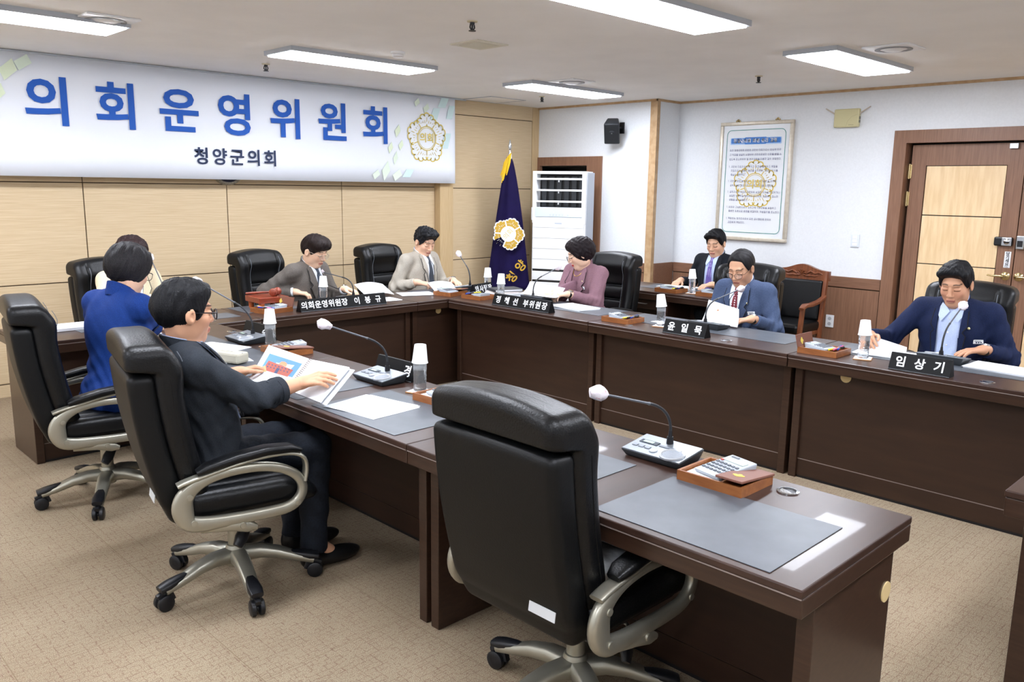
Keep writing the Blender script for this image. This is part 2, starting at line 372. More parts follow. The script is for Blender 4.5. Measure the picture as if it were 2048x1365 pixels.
    bp = N('ShaderNodeBump'); bp.inputs['Strength'].default_value = 0.35; bp.inputs['Distance'].default_value = 0.004; L(n1.outputs['Fac'], bp.inputs['Height']); L(bp.outputs['Normal'], b.inputs['Normal'])
    return m
struct(tag(box_ob('floor', (XL,YN,-0.1), (8.0,7.5,0), carpet()), 'beige woven carpet floor of the meeting room'))
struct(tag(box_ob('ceiling', (XL,YN,ZC), (8.0,7.5,ZC+0.1), m_ceil), 'smooth off-white painted ceiling'))
wb = struct(tag(box_ob('wall_back', (XL,YB+0.012,0), (8.0,YB+0.25,ZC), m_groove), 'back wall clad in pale linen-grain wooden panels'))
g = 0.004
xs = [XL,-1.35,-0.15,1.05,2.252,3.452,4.652,5.84]; zs = [0.1,0.858,1.642,ZC]
for i in range(len(xs)-1):
    for j in range(3):
        box_ob('panel', (xs[i]+g,YB-0.002,zs[j]+g), (xs[i+1]-g,YB+0.012,zs[j+1]-g), m_linen, wb, 0.002)
box_ob('base_board', (XL,YB-0.006,0), (5.84,YB+0.012,0.096), m_linen, wb)
# proud section right of the pilaster
box_ob('pilaster', (5.84,YF-0.012,0), (6.025,YB+0.012,ZC), m_linen_v, wb, 0.002)
box_ob('backing', (6.025,YF+0.012,0), (XR1,YB+0.012,ZC), m_groove, wb)
for z0,z1 in ((0.0,0.845),(0.845,1.635),(1.635,2.425)):
    box_ob('panel', (6.025+g,YF,z0+g), (7.262-g,YF+0.014,z1-g), m_linen, wb, 0.002)
box_ob('panel', (6.025+g,YF,2.425+g), (7.262+g,YF+0.014,ZC), m_linen, wb, 0.002)
box_ob('corner_post', (7.262+g,YF-0.002,0), (XR1,YF+0.014,ZC), m_linen_v, wb, 0.002)
# right wall, front section with the framed opening
y0,y1 = 5.385,YF
wr = struct(tag(MB().b2((XR1,7.16,0),(8.0,7.45,ZC)).b2((XR1,y0,0),(8.0,6.315,ZC)).b2((XR1,6.315,1.91),(8.0,7.16,ZC)).b2((XR1+0.35,6.315,0),(8.0,7.16,1.91)).ob('wall_right', m_wallw), 'white wall section with brown framed recess behind the air conditioner'))
op = MB().b2((XR1+0.34,6.318,0),(XR1+0.349,7.157,1.905)).b2((XR1+0.035,7.148,0),(XR1+0.338,7.158,1.905)).b2((XR1+0.035,6.317,0),(XR1+0.338,6.327,1.905)).b2((XR1+0.035,6.328,1.897),(XR1+0.338,7.147,1.907)).ob('recess_lining', m_dark, wr)
MB().b2((XR1-0.02,6.10,0),(XR1+0.03,6.315,2.01)).b2((XR1-0.02,6.315,1.91),(XR1+0.03,YF,2.01)).b2((XR1-0.02,7.06,0),(XR1+0.03,YF,1.91)).ob('recess_frame', m_brownv, wr)
box_ob('corner_guard', (XR1-0.012,y0-0.012,0.0), (XR1+0.012,y0+0.075,ZC), m_trimoak, wr)
box_ob('corner_guard', (XR1+0.0121,y0-0.012,0.0), (XR1+0.04,y0+0.004,ZC), m_trimoak, wr)
# rear (door) section
wd2 = struct(tag(MB().b2((XR2,3.02,0),(8.0,5.6,ZC)).b2((XR2,1.03,2.15),(8.0,3.02,ZC)).b2((XR2,YN,0),(8.0,1.03,ZC)).ob('wall_right_rear', m_wallw), 'white wall section holding the framed charter and the double door'))
# wainscot on both sections: cap rail, panels
def wains_x(x, ya, yb, par, nsplit):
    box_ob('wainscot_cap', (x-0.02,ya,0.758), (x,yb,0.858), m_brownh, par, 0.003)
    n = nsplit; w = (yb-ya)/n
    box_ob('wainscot_backing', (x-0.006,ya,0), (x,yb,0.758), m_groove, par)
    for i in range(n):
        box_ob('wainscot_panel', (x-0.016,ya+i*w+0.003,0.1), (x-0.004,ya+(i+1)*w-0.003,0.748), m_brownv, par, 0.002)
    box_ob('wainscot_base', (x-0.02,ya,0), (x,yb,0.096), m_brownh, par, 0.003)
wains_x(XR1, y0+0.076, 6.09, wr, 1)
wains_x(XR2, 3.075, y0-0.02, wd2, 4)
wains_x(XR2, YN, 0.99, wd2, 4)
box_ob('wainscot_return', (XR1+0.04,y0-0.022,0), (XR2-0.02,y0-0.001,0.858), m_brownh, wr, 0.003)
# crown trim
for nm,lo,hi in (('trim_1',(XR1-0.02,y0-0.02,ZC-0.022),(XR1,YF,ZC)),('trim_2',(XR1-0.02,y0-0.02,ZC-0.022),(XR2,y0,ZC)),('trim_3',(XR2-0.02,YN,ZC-0.022),(XR2,y0-0.02,ZC))):
    struct(tag(box_ob(nm, lo, hi, m_trimoak), 'thin oak crown moulding along the ceiling edge, '+{'trim_1':'above the loudspeaker','trim_2':'on the short wall return','trim_3':'above the door and charter'}[nm]))
struct(tag(box_ob('wall_left', (XL-0.2,YN,0), (XL,YB,ZC), m_wallw), 'white painted wall on the left, outside the view'))
struct(tag(box_ob('wall_front', (XL-0.2,YN-0.2,0), (8.0,YN,ZC), m_wallw), 'white painted wall behind the viewer'))
# double door
def hx(x): return XR2+x
dr = struct(tag(MB().b2((XR2-0.035,2.955,0),(XR2+0.12,3.065,2.195)).b2((XR2-0.035,1.0,0),(XR2+0.12,1.105,2.195)).b2((XR2-0.035,1.105,2.085),(XR2+0.12,2.955,2.195)).ob('door_1', m_brownv, smooth=0.5), 'brown double door with maple insets and wide brown frame'))
box_ob('threshold_back', (XR2+0.16,1.0,0), (XR2+0.18,3.0,2.15), m_dark, dr)
dm = XR2+0.05
def leaf(ya, yb, flip):
    lf = MB()
    # stiles and rails around three visible insets
    ina, inb = ya+0.125, yb-0.125
    lf.b2((dm,ya,0.02),(dm+0.04,ina,2.07)).b2((dm,inb,0.02),(dm+0.04,yb,2.07)).b2((dm,ina,1.89),(dm+0.04,inb,2.07)).b2((dm,ina,0.02),(dm+0.04,inb,0.16))
    l = lf.ob('door_leaf', m_brownv, dr)
    box_ob('inset_backing', (dm+0.02,ina,0.16), (dm+0.035,inb,1.89), m_dark, l)
    for z0,z1 in ((0.165,0.59),(0.598,1.026),(1.034,1.455),(1.463,1.885)):
        box_ob('inset_panel', (dm+0.006,ina+0.006,z0), (dm+0.025,inb-0.006,z1), m_maple, l, 0.003)
    return l
l1 = leaf(2.03,2.925,0); l2 = leaf(1.135,2.022,1)
for z in (1.84,1.60,0.3):
    MB().cyl((dm-0.012,2.935,z-0.065),(dm-0.012,2.935,z+0.065),0.009,seg=10).b2((dm-0.008,2.915,z-0.06),(dm+0.001,2.95,z+0.06)).ob('hinge', m_brass, l1)
# lever handles
for l,yy,s in ((l1,2.075,1),(l2,1.975,-1)):
    h = MB().lathe([(0.0,0),(0.036,0),(0.036,0.006),(0.022,0.016),(0.012,0.02),(0.012,0.05)],20,(dm,yy,0.975),Matrix.Rotation(-PI/2,3,'Y'))
    h.tube([(dm-0.05,yy,0.975),(dm-0.055,yy+s*0.03,0.977),(dm-0.055,yy+s*0.08,0.974),(dm-0.05,yy+s*0.125,0.978)],[0.011,0.011,0.008,0.007],10)
    h.ob('lever_handle', m_brass, l)
lk = MB().b2((dm-0.035,2.045,1.225),(dm,2.185,1.30),0.012).ob('digital_lock', m_black, l1)
MB().lathe([(0,0),(0.024,0),(0.024,0.012),(0.014,0.016)],20,(dm-0.034,2.085,1.265),Matrix.Rotation(-PI/2,3,'Y')).ob('lock_knob', m_chrome, lk)
box_ob('lock_plate', (dm-0.038,2.05,1.228), (dm-0.03,2.125,1.297), m_steel, lk, 0.004)
MB().b2((dm-0.045,1.955,1.205),(dm,2.015,1.315),0.006).ob('lock_strike', m_steel, l2)
box_ob('strike_window', (dm-0.047,1.965,1.225), (dm-0.044,2.005,1.275), m_black, l2)
m_paperw = mat('white_print', '#eceef0', 0.6); m_ink = mat('black_ink', '#22242c', 0.7)
sg = box_ob('door_sticker', (dm-0.003,2.05,1.045), (dm-0.0005,2.098,1.18), m_paperw, l1)
for k,ch in enumerate('당기세요'):
    text_ob('lettering', ch, 0.032, m_ink, sg, frame((dm-0.0042,2.074,1.16-0.029*k),(0,-1,0),(0,0,1)), bold=0.0006)
text_ob('small_lettering', 'PULL', 0.014, m_ink, sg, frame((dm-0.0042,2.074,1.053),(0,-1,0),(0,0,1)))
MB().b2((dm-0.03,2.085,2.02),(dm,2.15,2.066),0.004).ob('door_stop', m_steel, l1)
# ------------------------------------------------------------------ ceiling fittings
m_lamp = mat('lamp_diffuser', '#ffffff', 0.5, emit='#eff4ff', estr=LIGHT_STRENGTH)
m_lampframe = mat('lamp_frame', '#b4bac2', 0.4)
lp = None
LW = {(0,0):'right of the round diffuser at the left',(1,0):'between banner and smoke detector',(2,0):'nearest the wooden corner panel',(0,1):'over the near chairs',(1,1):'large in the top centre of the view',(2,1):'in front of the framed charter',(0,2):'above the viewer',(1,2):'over the empty side of the room',(2,2):'in front of the double door',(-1,0):'at the far left by the panelled wall',(-1,1):'at the left side of the room',(-1,2):'in the left rear of the room'}
for i,x in ((-1,-0.99),(0,1.36),(1,3.71),(2,6.07)):
    for j,y in ((0,5.50),(1,2.75),(2,0.0)):
        lab = 'glowing white rectangular ceiling lamp '+LW[(i,j)]
        if lp is None:
            lp = thing('ceiling_lamp', lab, 'ceiling lamp', (x,y,ZC), 0, 'rectangular ceiling lamps')
            w,d,h = 0.645,0.19,0.032
            MB().b2((-w,-d,-h),(w,-d+0.018,0)).b2((-w,d-0.018,-h),(w,d,0)).b2((-w,-d+0.018,-h),(-w+0.018,d-0.018,0)).b2((w-0.018,-d+0.018,-h),(w,d-0.018,0)).b2((-w+0.018,-d+0.018,-0.008),(w-0.018,d-0.018,0)).ob('lamp_frame', m_lampframe, lp)
            box_ob('diffuser', (-w+0.019,-d+0.019,-h-0.008), (w-0.019,d-0.019,-0.010), m_lamp, lp, 0.004)
        else: dup(lp, (x,y,ZC), 0, lab)
# square diffusers with round louvre
df = None
for x,y,lab in ((1.86,5.40-0.0,'square white air diffuser beside the left ceiling lamp'),(5.75,2.42,'square white air diffuser behind the lamp near the charter'),(5.72,5.20,'square white air diffuser behind the lamp near the corner')):
    y -= 0.09
    if df is None:
        df = thing('air_diffuser', lab, 'air diffuser', (x,y,ZC), 0, 'ceiling air diffusers')
        MB().b2((-0.15,-0.15,-0.012),(0.15,0.15,0),0.004).ob('plate', m_whitepl, df)
        MB().lathe([(0.115,-0.013),(0.115,-0.016),(0.085,-0.016),(0.085,-0.013)],32,capb=False,capt=False).ob('louvre_slot', mat('slot_grey','#8f9196',0.6), df)
        MB().lathe([(0.08,-0.0125),(0.05,-0.024),(0.02,-0.026),(0,-0.026)],32,capb=False,capt=False).ob('centre_cone', m_whitepl, df)
    else: dup(df, (x,y,ZC), 0, lab)
sp = None
for x,y,lab in ((3.39,6.27,'black ceiling sprinkler left of the lamp by the banner'),(3.33,3.75,'black ceiling sprinkler at the top centre'),(6.46,6.18,'small black ceiling sprinkler below the corner lamp'),(6.44,3.69,'black ceiling sprinkler above the framed charter')):
    if sp is None:
        sp = thing('sprinkler', lab, 'sprinkler', (x,y,ZC), 0, 'ceiling sprinklers')
        MB().lathe([(0.032,0),(0.03,-0.006),(0.014,-0.008)],20).ob('escutcheon', mat('cream_metal','#c9bfa0',0.5), sp)
        MB().cyl((0,0,-0.006),(0,0,-0.022),0.015,0.013,12).tube([(0.014,0,-0.02),(0.017,0,-0.036),(0.006,0,-0.05)],0.005,6).tube([(-0.014,0,-0.02),(-0.017,0,-0.036),(-0.006,0,-0.05)],0.005,6).cyl((0,0,-0.018),(0,0,-0.048),0.005,seg=8).ob('body', m_black, sp)
        MB().lathe([(0.0,-0.056),(0.021,-0.056),(0.021,-0.052),(0.006,-0.05)],16).ob('deflector', m_black, sp)
    else: dup(sp, (x,y,ZC), 0, lab)
sm = thing('smoke_detector','round white smoke detector on the ceiling near the banner lamp','smoke detector',(3.72,4.98,ZC))
MB().lathe([(0.052,0),(0.052,-0.014),(0.046,-0.018)],28).ob('base', m_whitepl, sm)
MB().lathe([(0.038,-0.018),(0.042,-0.03),(0.034,-0.038),(0.0,-0.04)],28,capt=False).ob('sensor_head', m_whitepl, sm)
cp = thing('ceiling_speaker','faint cream square ceiling panel behind the centre sprinkler','ceiling panel',(3.88,4.30,ZC))
MB().b2((-0.14,-0.14,-0.008),(0.14,0.14,0),0.003).ob('plate', mat('cream_plastic','#d9d6c6',0.5), cp)
MB().b2((-0.095,-0.095,-0.011),(0.095,0.095,-0.007),0.002).ob('grille', mat('cream_grille','#d0cdbc',0.6), cp)
ah = thing('access_hatch','square white access hatch in the ceiling beside the banner end','ceiling panel',(6.37,6.82,ZC))
MB().b2((-0.26,-0.24,-0.006),(0.26,-0.228,0)).b2((-0.26,0.228,-0.006),(0.26,0.24,0)).b2((-0.26,-0.228,-0.006),(-0.248,0.228,0)).b2((0.248,-0.228,-0.006),(0.26,0.228,0)).ob('hatch_frame', m_lampframe, ah)
box_ob('hatch_panel', (-0.245,-0.225,-0.004), (0.245,0.225,0), m_ceil, ah)
# ================================================================== things on and by the walls
m_banner = mat('banner_cloth', '#e9edf4', 0.7)
def emblem_polys(R, lobes=7):
    """five scalloped petals around a ring: outline (closed), petal spokes; unit radius R at the petal tips"""
    out = []; spokes = []; seps = []; tris = []
    for p in range(5):
        a0 = PI/2+2*PI*p/5; pts = []
        # petal boundary in petal frame: (t across -1..1, r)
        base = []
        n = 5
        for k in range(n):
            ph = (k-(n-1)/2)/((n-1)/2)            # -1..1
            ang = a0-ph*0.50; rad = R*(0.885-0.10*abs(ph)**1.5) if abs(ph)<0.9 else R*0.76
            base.append((rad*math.cos(ang), rad*math.sin(ang), ang, R*0.155*(1-0.12*abs(ph))))
        for k,(x,y,a,r) in enumerate(base):
            lo = -1.25 if k else -1.75; hi = 1.25 if k < n-1 else 1.75
            for q in range(9):
                t = a+(-lo+(lo-hi)*q/8)*1.0
                pts.append((x+r*math.cos(t), y+r*math.sin(t)))
        out.append(pts)
        for k in range(7):
            if k == 3: r0,r1 = 0.68,0.86
            else: r0,r1 = 0.60+0.02*abs(k-3),0.76-0.02*abs(k-3)
            a = a0-(k-3)*0.155
            spokes.append(((R*r0*math.cos(a),R*r0*math.sin(a)),(R*r1*math.cos(a),R*r1*math.sin(a))))
        a = a0+PI/5; seps.append(((R*0.5*math.cos(a),R*0.5*math.sin(a)),(R*0.70*math.cos(a),R*0.70*math.sin(a))))
        tris.append([(R*0.49*math.cos(a0-0.09),R*0.49*math.sin(a0-0.09)),(R*0.60*math.cos(a0),R*0.60*math.sin(a0)),(R*0.49*math.cos(a0+0.09),R*0.49*math.sin(a0+0.09))])
    return out, spokes, seps, tris
def ribbon(mb, pts, w, z0, z1, M, closed=False):
    n = len(pts); P = [Vector((p[0],p[1])) for p in pts]
    L = []; Rr = []
    for i in range(n):
        t = (P[(i+1)%n]-P[i-1]) if closed else (P[min(i+1,n-1)]-P[max(i-1,0)])
        if t.length < 1e-9: t = Vector((1,0))
        t.normalize(); nn = Vector((-t.y,t.x)); L.append(P[i]+nn*w/2); Rr.append(P[i]-nn*w/2)
    vs = [Vector((*p,z1)) for p in L]+[Vector((*p,z1)) for p in Rr]+[Vector((*p,z0)) for p in L]+[Vector((*p,z0)) for p in Rr]
    fs = []
    for i in range(n if closed else n-1):
        j = (i+1)%n; fs += [(i+n,j+n,j,i),(i,j,j+2*n,i+2*n),(j+n,i+n,i+3*n,j+3*n)]
    mb.add([M @ v for v in vs], fs)
def emblem(parent, M, R, m_line, m_fill=None, m_petal=None, txt='의회', w=0.02, m_txt=None):
    out,sp,se,tr = emblem_polys(R)
    if m_fill is not None:
        b = MB()
        for p in out:
            c = (sum(q[0] for q in p)/len(p), sum(q[1] for q in p)/len(p))
            pp = [(q[0]*1.07,q[1]*1.07) for q in p]+[(0,0)]; b.prism(pp,0.0005,0.001,M)
        b.ob('emblem_ground', m_fill, parent, smooth=None)
    if m_petal is not None:
        b = MB()
        for p in out: b.prism([(q[0]*0.98,q[1]*0.98) for q in p]+[(0,0)],0.001,0.002,M)
        b.ob('emblem_petals', m_petal, parent, smooth=None)
        MB().prism([(R*0.52*math.cos(2*PI*k/36),R*0.52*math.sin(2*PI*k/36)) for k in range(36)],0.002,0.003,M).ob('emblem_disc', m_fill, parent, smooth=None)
        b = MB()
        for p,q in sp: ribbon(b,[p,q],w*R*1.3,0.002,0.0028,M)
        for p,q in se: ribbon(b,[p,(q[0]*1.3,q[1]*1.3)],w*R*4.5,0.002,0.0028,M)
        b.ob('emblem_lines', m_fill, parent, smooth=None)
    else:
        b = MB()
        for p in out: ribbon(b,p,w*R*2.2,0.001,0.002,M)
        for p,q in sp: ribbon(b,[p,q],w*R,0.001,0.002,M)
        for p,q in se: ribbon(b,[p,q],w*R*1.6,0.001,0.002,M)
        for t in tr: b.prism(t,0.001,0.002,M)
        ring = [(R*0.49*math.cos(2*PI*k/48),R*0.49*math.sin(2*PI*k/48)) for k in range(48)]; ribbon(b,ring,w*R*1.6,0.001,0.002,M,True)
        ring = [(R*0.43*math.cos(2*PI*k/48),R*0.43*math.sin(2*PI*k/48)) for k in range(48)]; ribbon(b,ring,w*R*0.8,0.001,0.002,M,True)
        b.ob('emblem_lines', m_line, parent, smooth=None)
    text_ob('emblem_lettering', txt, R*0.42, m_txt or m_line, parent, M @ Matrix.Translation((0,0,0.004)), ext=0.0006, bold=R*0.004)
# banner
BY = 7.03; bx0,bx1,bz0,bz1 = 0.98,6.0,1.685,ZC-0.012
bn = thing('banner','long white hanging banner with blue title lettering and gold flower emblem','banner',(0,BY,0))
nx = 60; mb = MB(); vs=[]; fs=[]
for i in range(nx+1):
    x = bx0+(bx1-bx0)*i/nx; dy = 0.006*math.sin(x*1.9)+0.003*math.sin(x*5.1+1)
    for s in (0,1):
        for j in range(6):
            z = bz0+(bz1-bz0)*j/5; vs.append((x, dy*(1-j/5)**1.2+(0.0015 if s else 0), z))
for i in range(nx):
    for j in range(5):
        a = i*12+j; b = (i+1)*12+j; fs.append((a,b,b+1,a+1)); fs.append((a+6,a+7,b+7,b+6))
    fs.append((i*12,i*12+6,(i+1)*12+6,(i+1)*12)); fs.append((i*12+5,(i+1)*12+5,(i+1)*12+11,i*12+11))
for i in (0,nx):
    for j in range(5): a=i*12+j; fs.append((a,a+1,a+7,a+6))
mb.add(vs,fs).ob('banner_sheet', m_banner, bn, smooth=3.1)
m_titleblue = mat('title_blue', '#1d58b4', 0.7); m_navyink = mat('navy_ink', '#23304f', 0.7); m_gold = mat('gold_ink', '#d9c055', 0.6)
def bM(x, z, off=-0.012): return frame((x,off,z),(1,0,0),(0,0,1))
for k,ch in enumerate('의회운영위원회'):
    text_ob('title_letter', ch, 0.375, m_titleblue, bn, bM(2.01+0.4935*k, 2.213), bold=0.0085, ext=0.0015)
for k,ch in enumerate('청양군의회'):
    text_ob('subtitle_letter', ch, 0.150, m_navyink, bn, bM(3.167+0.160*k, 1.868), bold=0.0028, ext=0.0012)
emblem(bn, bM(5.606,2.143,-0.010), 0.25, m_gold)
m_pale = [mat('pale_green_print','#dbe9d6',0.7), mat('pale_teal_print','#cfe6e6',0.7), mat('pale_lime_print','#e0eccf',0.7)]
rnd = random.Random(3)
def dia(x,z,w,h,k,sk=0.25):
    M = bM(x,z,-0.0095); MB().prism([(-w/2-sk*w*0,-0.0),(0+sk*w,h/2),(w/2,0.0),(0-sk*w,-h/2)] if k!=1 else [(-w/2-sk*w,-h/2),(w/2-sk*w,-h/2),(w/2+sk*w,h/2),(-w/2+sk*w,h/2)],0.0,0.001,M).ob('print_shape', m_pale[k], bn, smooth=None)
for x,z,w,h,k in ((5.83,2.52,0.1,0.10,1),(5.72,2.40,0.09,0.12,1),(5.93,2.43,0.08,0.14,1),(5.87,2.13,0.09,0.16,1),(5.60,2.45,0.08,0.10,0),(5.48,2.50,0.07,0.09,0),(5.23,2.20,0.07,0.13,2),(5.14,2.03,0.06,0.12,2),(5.27,2.06,0.06,0.11,2),(5.20,1.93,0.06,0.14,0),(5.08,1.80,0.10,0.20,0),(5.22,1.76,0.12,0.12,0),(4.96,1.76,0.09,0.10,0),(5.36,1.78,0.10,0.08,1),
                  (1.76,2.44,0.12,0.16,2),(1.68,2.27,0.10,0.14,2),(1.86,2.50,0.12,0.12,0),(1.58,2.36,0.14,0.18,0),(1.44,2.14,0.12,0.16,2),(1.50,2.48,0.12,0.14,1)):
    dia(x,z,w,h,k)
MB().cyl((bx0,0.004,bz1+0.002),(bx1+0.16,0.004,bz1+0.002),0.009,seg=10).ob('hanging_rail', m_lampframe, bn)
# round crest behind the banner
rc = thing('wall_crest','dark blue round crest with silver rim peeking out under the banner','crest',(3.46,YB-0.004,1.80))
RX = Matrix.Rotation(PI/2,3,'X')
MB().lathe([(0.0,0.0),(0.165,0.0),(0.165,0.02),(0.150,0.032),(0.138,0.03)],48,(0,0,0),RX,capt=False).ob('rim', mat('ornate_silver','#8e8a80',0.4,0.7,bump=0.8,ns=90,col2='#b5b0a2'), rc)
MB().lathe([(0.0,0.026),(0.14,0.026)],48,(0,0,0),RX,capb=False,capt=False).ob('disc', mat('crest_blue','#1b2140',0.5), rc)
# ------------------------------------------------------------------ loudspeaker
spk = thing('wall_loudspeaker','black angled loudspeaker bracketed high on the white wall','loudspeaker',(XR1-0.15,5.855,2.275))
Rs = Euler((0,math.radians(-34),math.radians(34)),'XYZ').to_matrix()
cab = MB(); poly = [(-0.085,-0.085),(-0.085,0.085),(0.085,0.06),(0.085,-0.06)]
bmx = bmesh.new()
vs = [bmx.verts.new((x,y,z*(1 if x<0 else 0.8))) for z in (-0.125,0.125) for x,y in poly]
for f in ((3,2,1,0),(4,5,6,7),(0,1,5,4),(1,2,6,5),(2,3,7,6),(3,0,4,7)): bmx.faces.new([vs[i] for i in f])
bmesh.ops.recalc_face_normals(bmx, faces=bmx.faces[:]); bmesh.ops.bevel(bmx, geom=list(bmx.edges), offset=0.014, segments=3, affect='EDGES', profile=0.5)
cab.bm(bmx,(0,0,0),Rs).ob('cabinet', mat('speaker_black','#23272c',0.5), spk)
MB().box(Rs @ Vector((-0.0865,0,0)),(0.006,0.146,0.225),0.003,Rs).ob('grille', mat('speaker_grille','#14171b',0.6,bump=0.6,ns=400), spk)
MB().prism([(-0.03,0.0),(0.03,0.0),(0.012,0.016),(-0.012,0.016)],0,0.001,Matrix.Translation(Rs @ Vector((-0.0905,0,0.03))) @ (Rs @ Matrix(((0,0,-1),(-1,0,0),(0,1,0)))).to_4x4()).ob('grille_mark', mat('speaker_mark','#3b4046',0.5), spk, smooth=None)
MB().box(Rs @ Vector((-0.0905,0,0.012)),(0.002,0.012,0.012),0.001,Rs).ob('brand_badge', m_steel, spk)
MB().cyl((0.06,-0.02,0.03),(0.15,-0.02,0.03),0.012,seg=10).b2((0.13,-0.05,-0.03),(0.149,0.01,0.09),0.003).ob('bracket', m_black, spk)
# ------------------------------------------------------------------ framed charter
PM_ = frame((XR2-0.028,4.437,1.742),(0,-1,0),(0,0,1))   # local x right, y up, z towards room
pf = thing('framed_charter','tall cream framed charter with blue title plate and gold flower emblem','framed poster',(0,0,0))
pw,ph = 0.405,0.597
fr = MB()
for lo,hi in (((-pw,-ph),(pw,-ph+0.035)),((-pw,ph-0.035),(pw,ph)),((-pw,-ph+0.035),(-pw+0.035,ph-0.035)),((pw-0.035,-ph+0.035),(pw,ph-0.035))):
    b = MB().b2((*lo,-0.024),(*hi,0.012),0.004); fr.add([PM_ @ Vector(v) for v in b.v], b.f)
fr.ob('frame', mat('champagne_frame','#c9bfae',0.35,0.2,col2='#d6cdbd',ns=30), pf)
sh = MB().b2((-pw+0.035,-ph+0.035,-0.02),(pw-0.035,ph-0.035,-0.002)); s2 = MB().add([PM_ @ Vector(v) for v in sh.v], sh.f).ob('sheet', mat('charter_paper','#eef2f6',0.12,coat=0.6), pf)
m_green = mat('green_print','#3f8f84',0.6); m_blue = mat('blue_plate','#2f74c4',0.5); m_ltblue = mat('light_blue_plate','#a9c9ec',0.5)
def rrect(w,h,r,n=6):
    P=[]
    for cx,cy,a in ((w-r,h-r,0),(-w+r,h-r,PI/2),(-w+r,-h+r,PI),(w-r,-h+r,3*PI/2)):
        for k in range(n+1): t=a+PI/2*k/n; P.append((cx+r*math.cos(t),cy+r*math.sin(t)))
    return P
b = MB(); ribbon(b, rrect(0.325,0.515,0.05), 0.006, 0, 0.0008, PM_, True); b.ob('green_border', m_green, pf, smooth=None)
MB().prism([(x,y+0.405) for x,y in rrect(0.285,0.034,0.012)],0,0.0008,PM_).ob('title_plate_edge', m_ltblue, pf, smooth=None)
MB().prism([(x,y+0.408) for x,y in rrect(0.275,0.026,0.010)],0.0008,0.0014,PM_).prism([(x,y+0.408) for x,y in rrect(0.12,0.034,0.008)],0.0007,0.0013,PM_).ob('title_plate', m_blue, pf, smooth=None)
def pT(x,y,z=0.002): return PM_ @ Matrix.Translation((x,y,z))
tm,tw = stroke_text_mesh('청양군의회 의원 윤리 강령', 0.040, 0.006); link('charter_title', tm, m_paperw, pf, smooth=None, mw=pT(-tw/2,0.408,0.0045))
emblem(pf, PM_ @ Matrix.Translation((0.0,0.0,0.0)) @ Matrix.Translation((0.02,-0.03,0)), 0.235, mat('charter_gold','#e2c34a',0.5), w=0.02)
m_violet = mat('violet_ink','#7d80a4',0.6)
lines = [(0.315,-0.285,'우리 청양군의회 의원은 주민의 대표자로서 양심에 따라'),(0.270,-0.285,'그 직무를 성실히 수행하여 주민으로부터 신뢰를 받을 수'),(0.225,-0.285,'있도록 준수하여야 할 윤리강령을 다음과 같이 제정한다.'),
 (0.150,-0.285,'1. 주민의 대표자로서 인격과 식견을 함양하고 예절을'),(0.110,-0.26,'지킴으로써 의원의 품위를 유지하며, 주민의 의사를'),(0.070,-0.26,'충실히 대변한다.'),
 (0.005,-0.285,'1. 주민을 위한 봉사자로서 주민의 복리증진을 위하여'),(-0.038,-0.26,'공익우선의 정신으로 성실하게 직무를 수행한다.'),
 (-0.105,-0.285,'1. 공직자로서 직무와 관련하여 부정한 이득을 도모하거나'),(-0.145,-0.26,'부당한 영향력을 행사하지 아니하며, 청렴하고 검소한'),(-0.185,-0.26,'생활을 솔선수범한다.'),
 (-0.260,-0.285,'1. 의회의 구성원으로서 상호간에 기회균등을 보장하고'),(-0.300,-0.26,'충분한 토론으로 문제를 해결하며, 적법절차를 준수한다.'),
 (-0.375,-0.285,'1. 책임있는 정치인으로서 모든 공사행위에 관하여'),(-0.415,-0.26,'주민에게 책임진다.')]
for y,x,t in lines: link('charter_line', stroke_text_mesh(t, 0.0226, 0.0021)[0], m_violet, pf, smooth=None, mw=pT(x,y,0.0034))
for x in (-0.22,0.22):
    h = MB()
    for dx,dz,r in ((0,0.018,0.013),(-0.017,0.008,0.011),(0.017,0.008,0.011)): h.lathe([(0,0),(r,0.0),(r*0.7,0.006),(0,0.008)],12,(0,0,0),None); 
    h = MB()
    for dx,dz,r in ((0,0.018,0.013),(-0.017,0.008,0.011),(0.017,0.008,0.011)):
        q = MB().lathe([(0.0001,0),(r,0.0),(r*0.7,0.006),(0.0001,0.008)],12); h.add([pT(x+dx,ph+dz,-0.018) @ Vector(v) for v in q.v], q.f)
    h.ob('hanger', m_brass, pf)
# ------------------------------------------------------------------ wireless router, light switch
RM = frame((XR2-0.03,3.512,2.325),(0,-1,0),(0,0,1))
rt = thing('wireless_router','beige wall-mounted wireless router with two thin antennas','router',(0,0,0))
def put(mb, M):
    r = MB().add([M @ Vector(v) for v in mb.v], mb.f); r.flat = mb.flat; return r
put(MB().box((0,0,0),(0.235,0.165,0.045),0.010), RM).ob('case', mat('aged_beige_plastic','#cfc79a',0.5), rt)
for k in (0.025,0.055): put(MB().b2((0.1175,k-0.07,-0.015),(0.1192,k-0.045,0.015)),RM).ob('vent', mat('vent_grey','#77776a',0.6), rt)
b=MB(); ribbon(b,[(0.0,-0.08),(0.015,-0.03),(0.05,0.01),(0.11,0.03)],0.002,0.0222,0.0228,RM); b.ob('case_seam', mat('seam_beige','#b3ab80',0.6), rt)
b=MB(); [b.b2((0.03+0.012*k,-0.066,0.022),(0.035+0.012*k,-0.061,0.0232)) for k in range(4)]; put(b,RM).ob('status_lights', mat('led_dark','#4a4a3c',0.5), rt)
for s in (-1,1): put(MB().tube([(s*0.115,0.04,0),(s*0.125,0.045,0),(s*0.21,0.095,0.0)],[0.008,0.007,0.005],8),RM).ob('antenna', mat('antenna_beige','#c9bdb0',0.5), rt)
SWM = frame((XR2-0.006,3.347,1.203),(0,-1,0),(0,0,1))
sw = thing('light_switch','white light switch plate on the wall left of the door','light switch',(0,0,0))
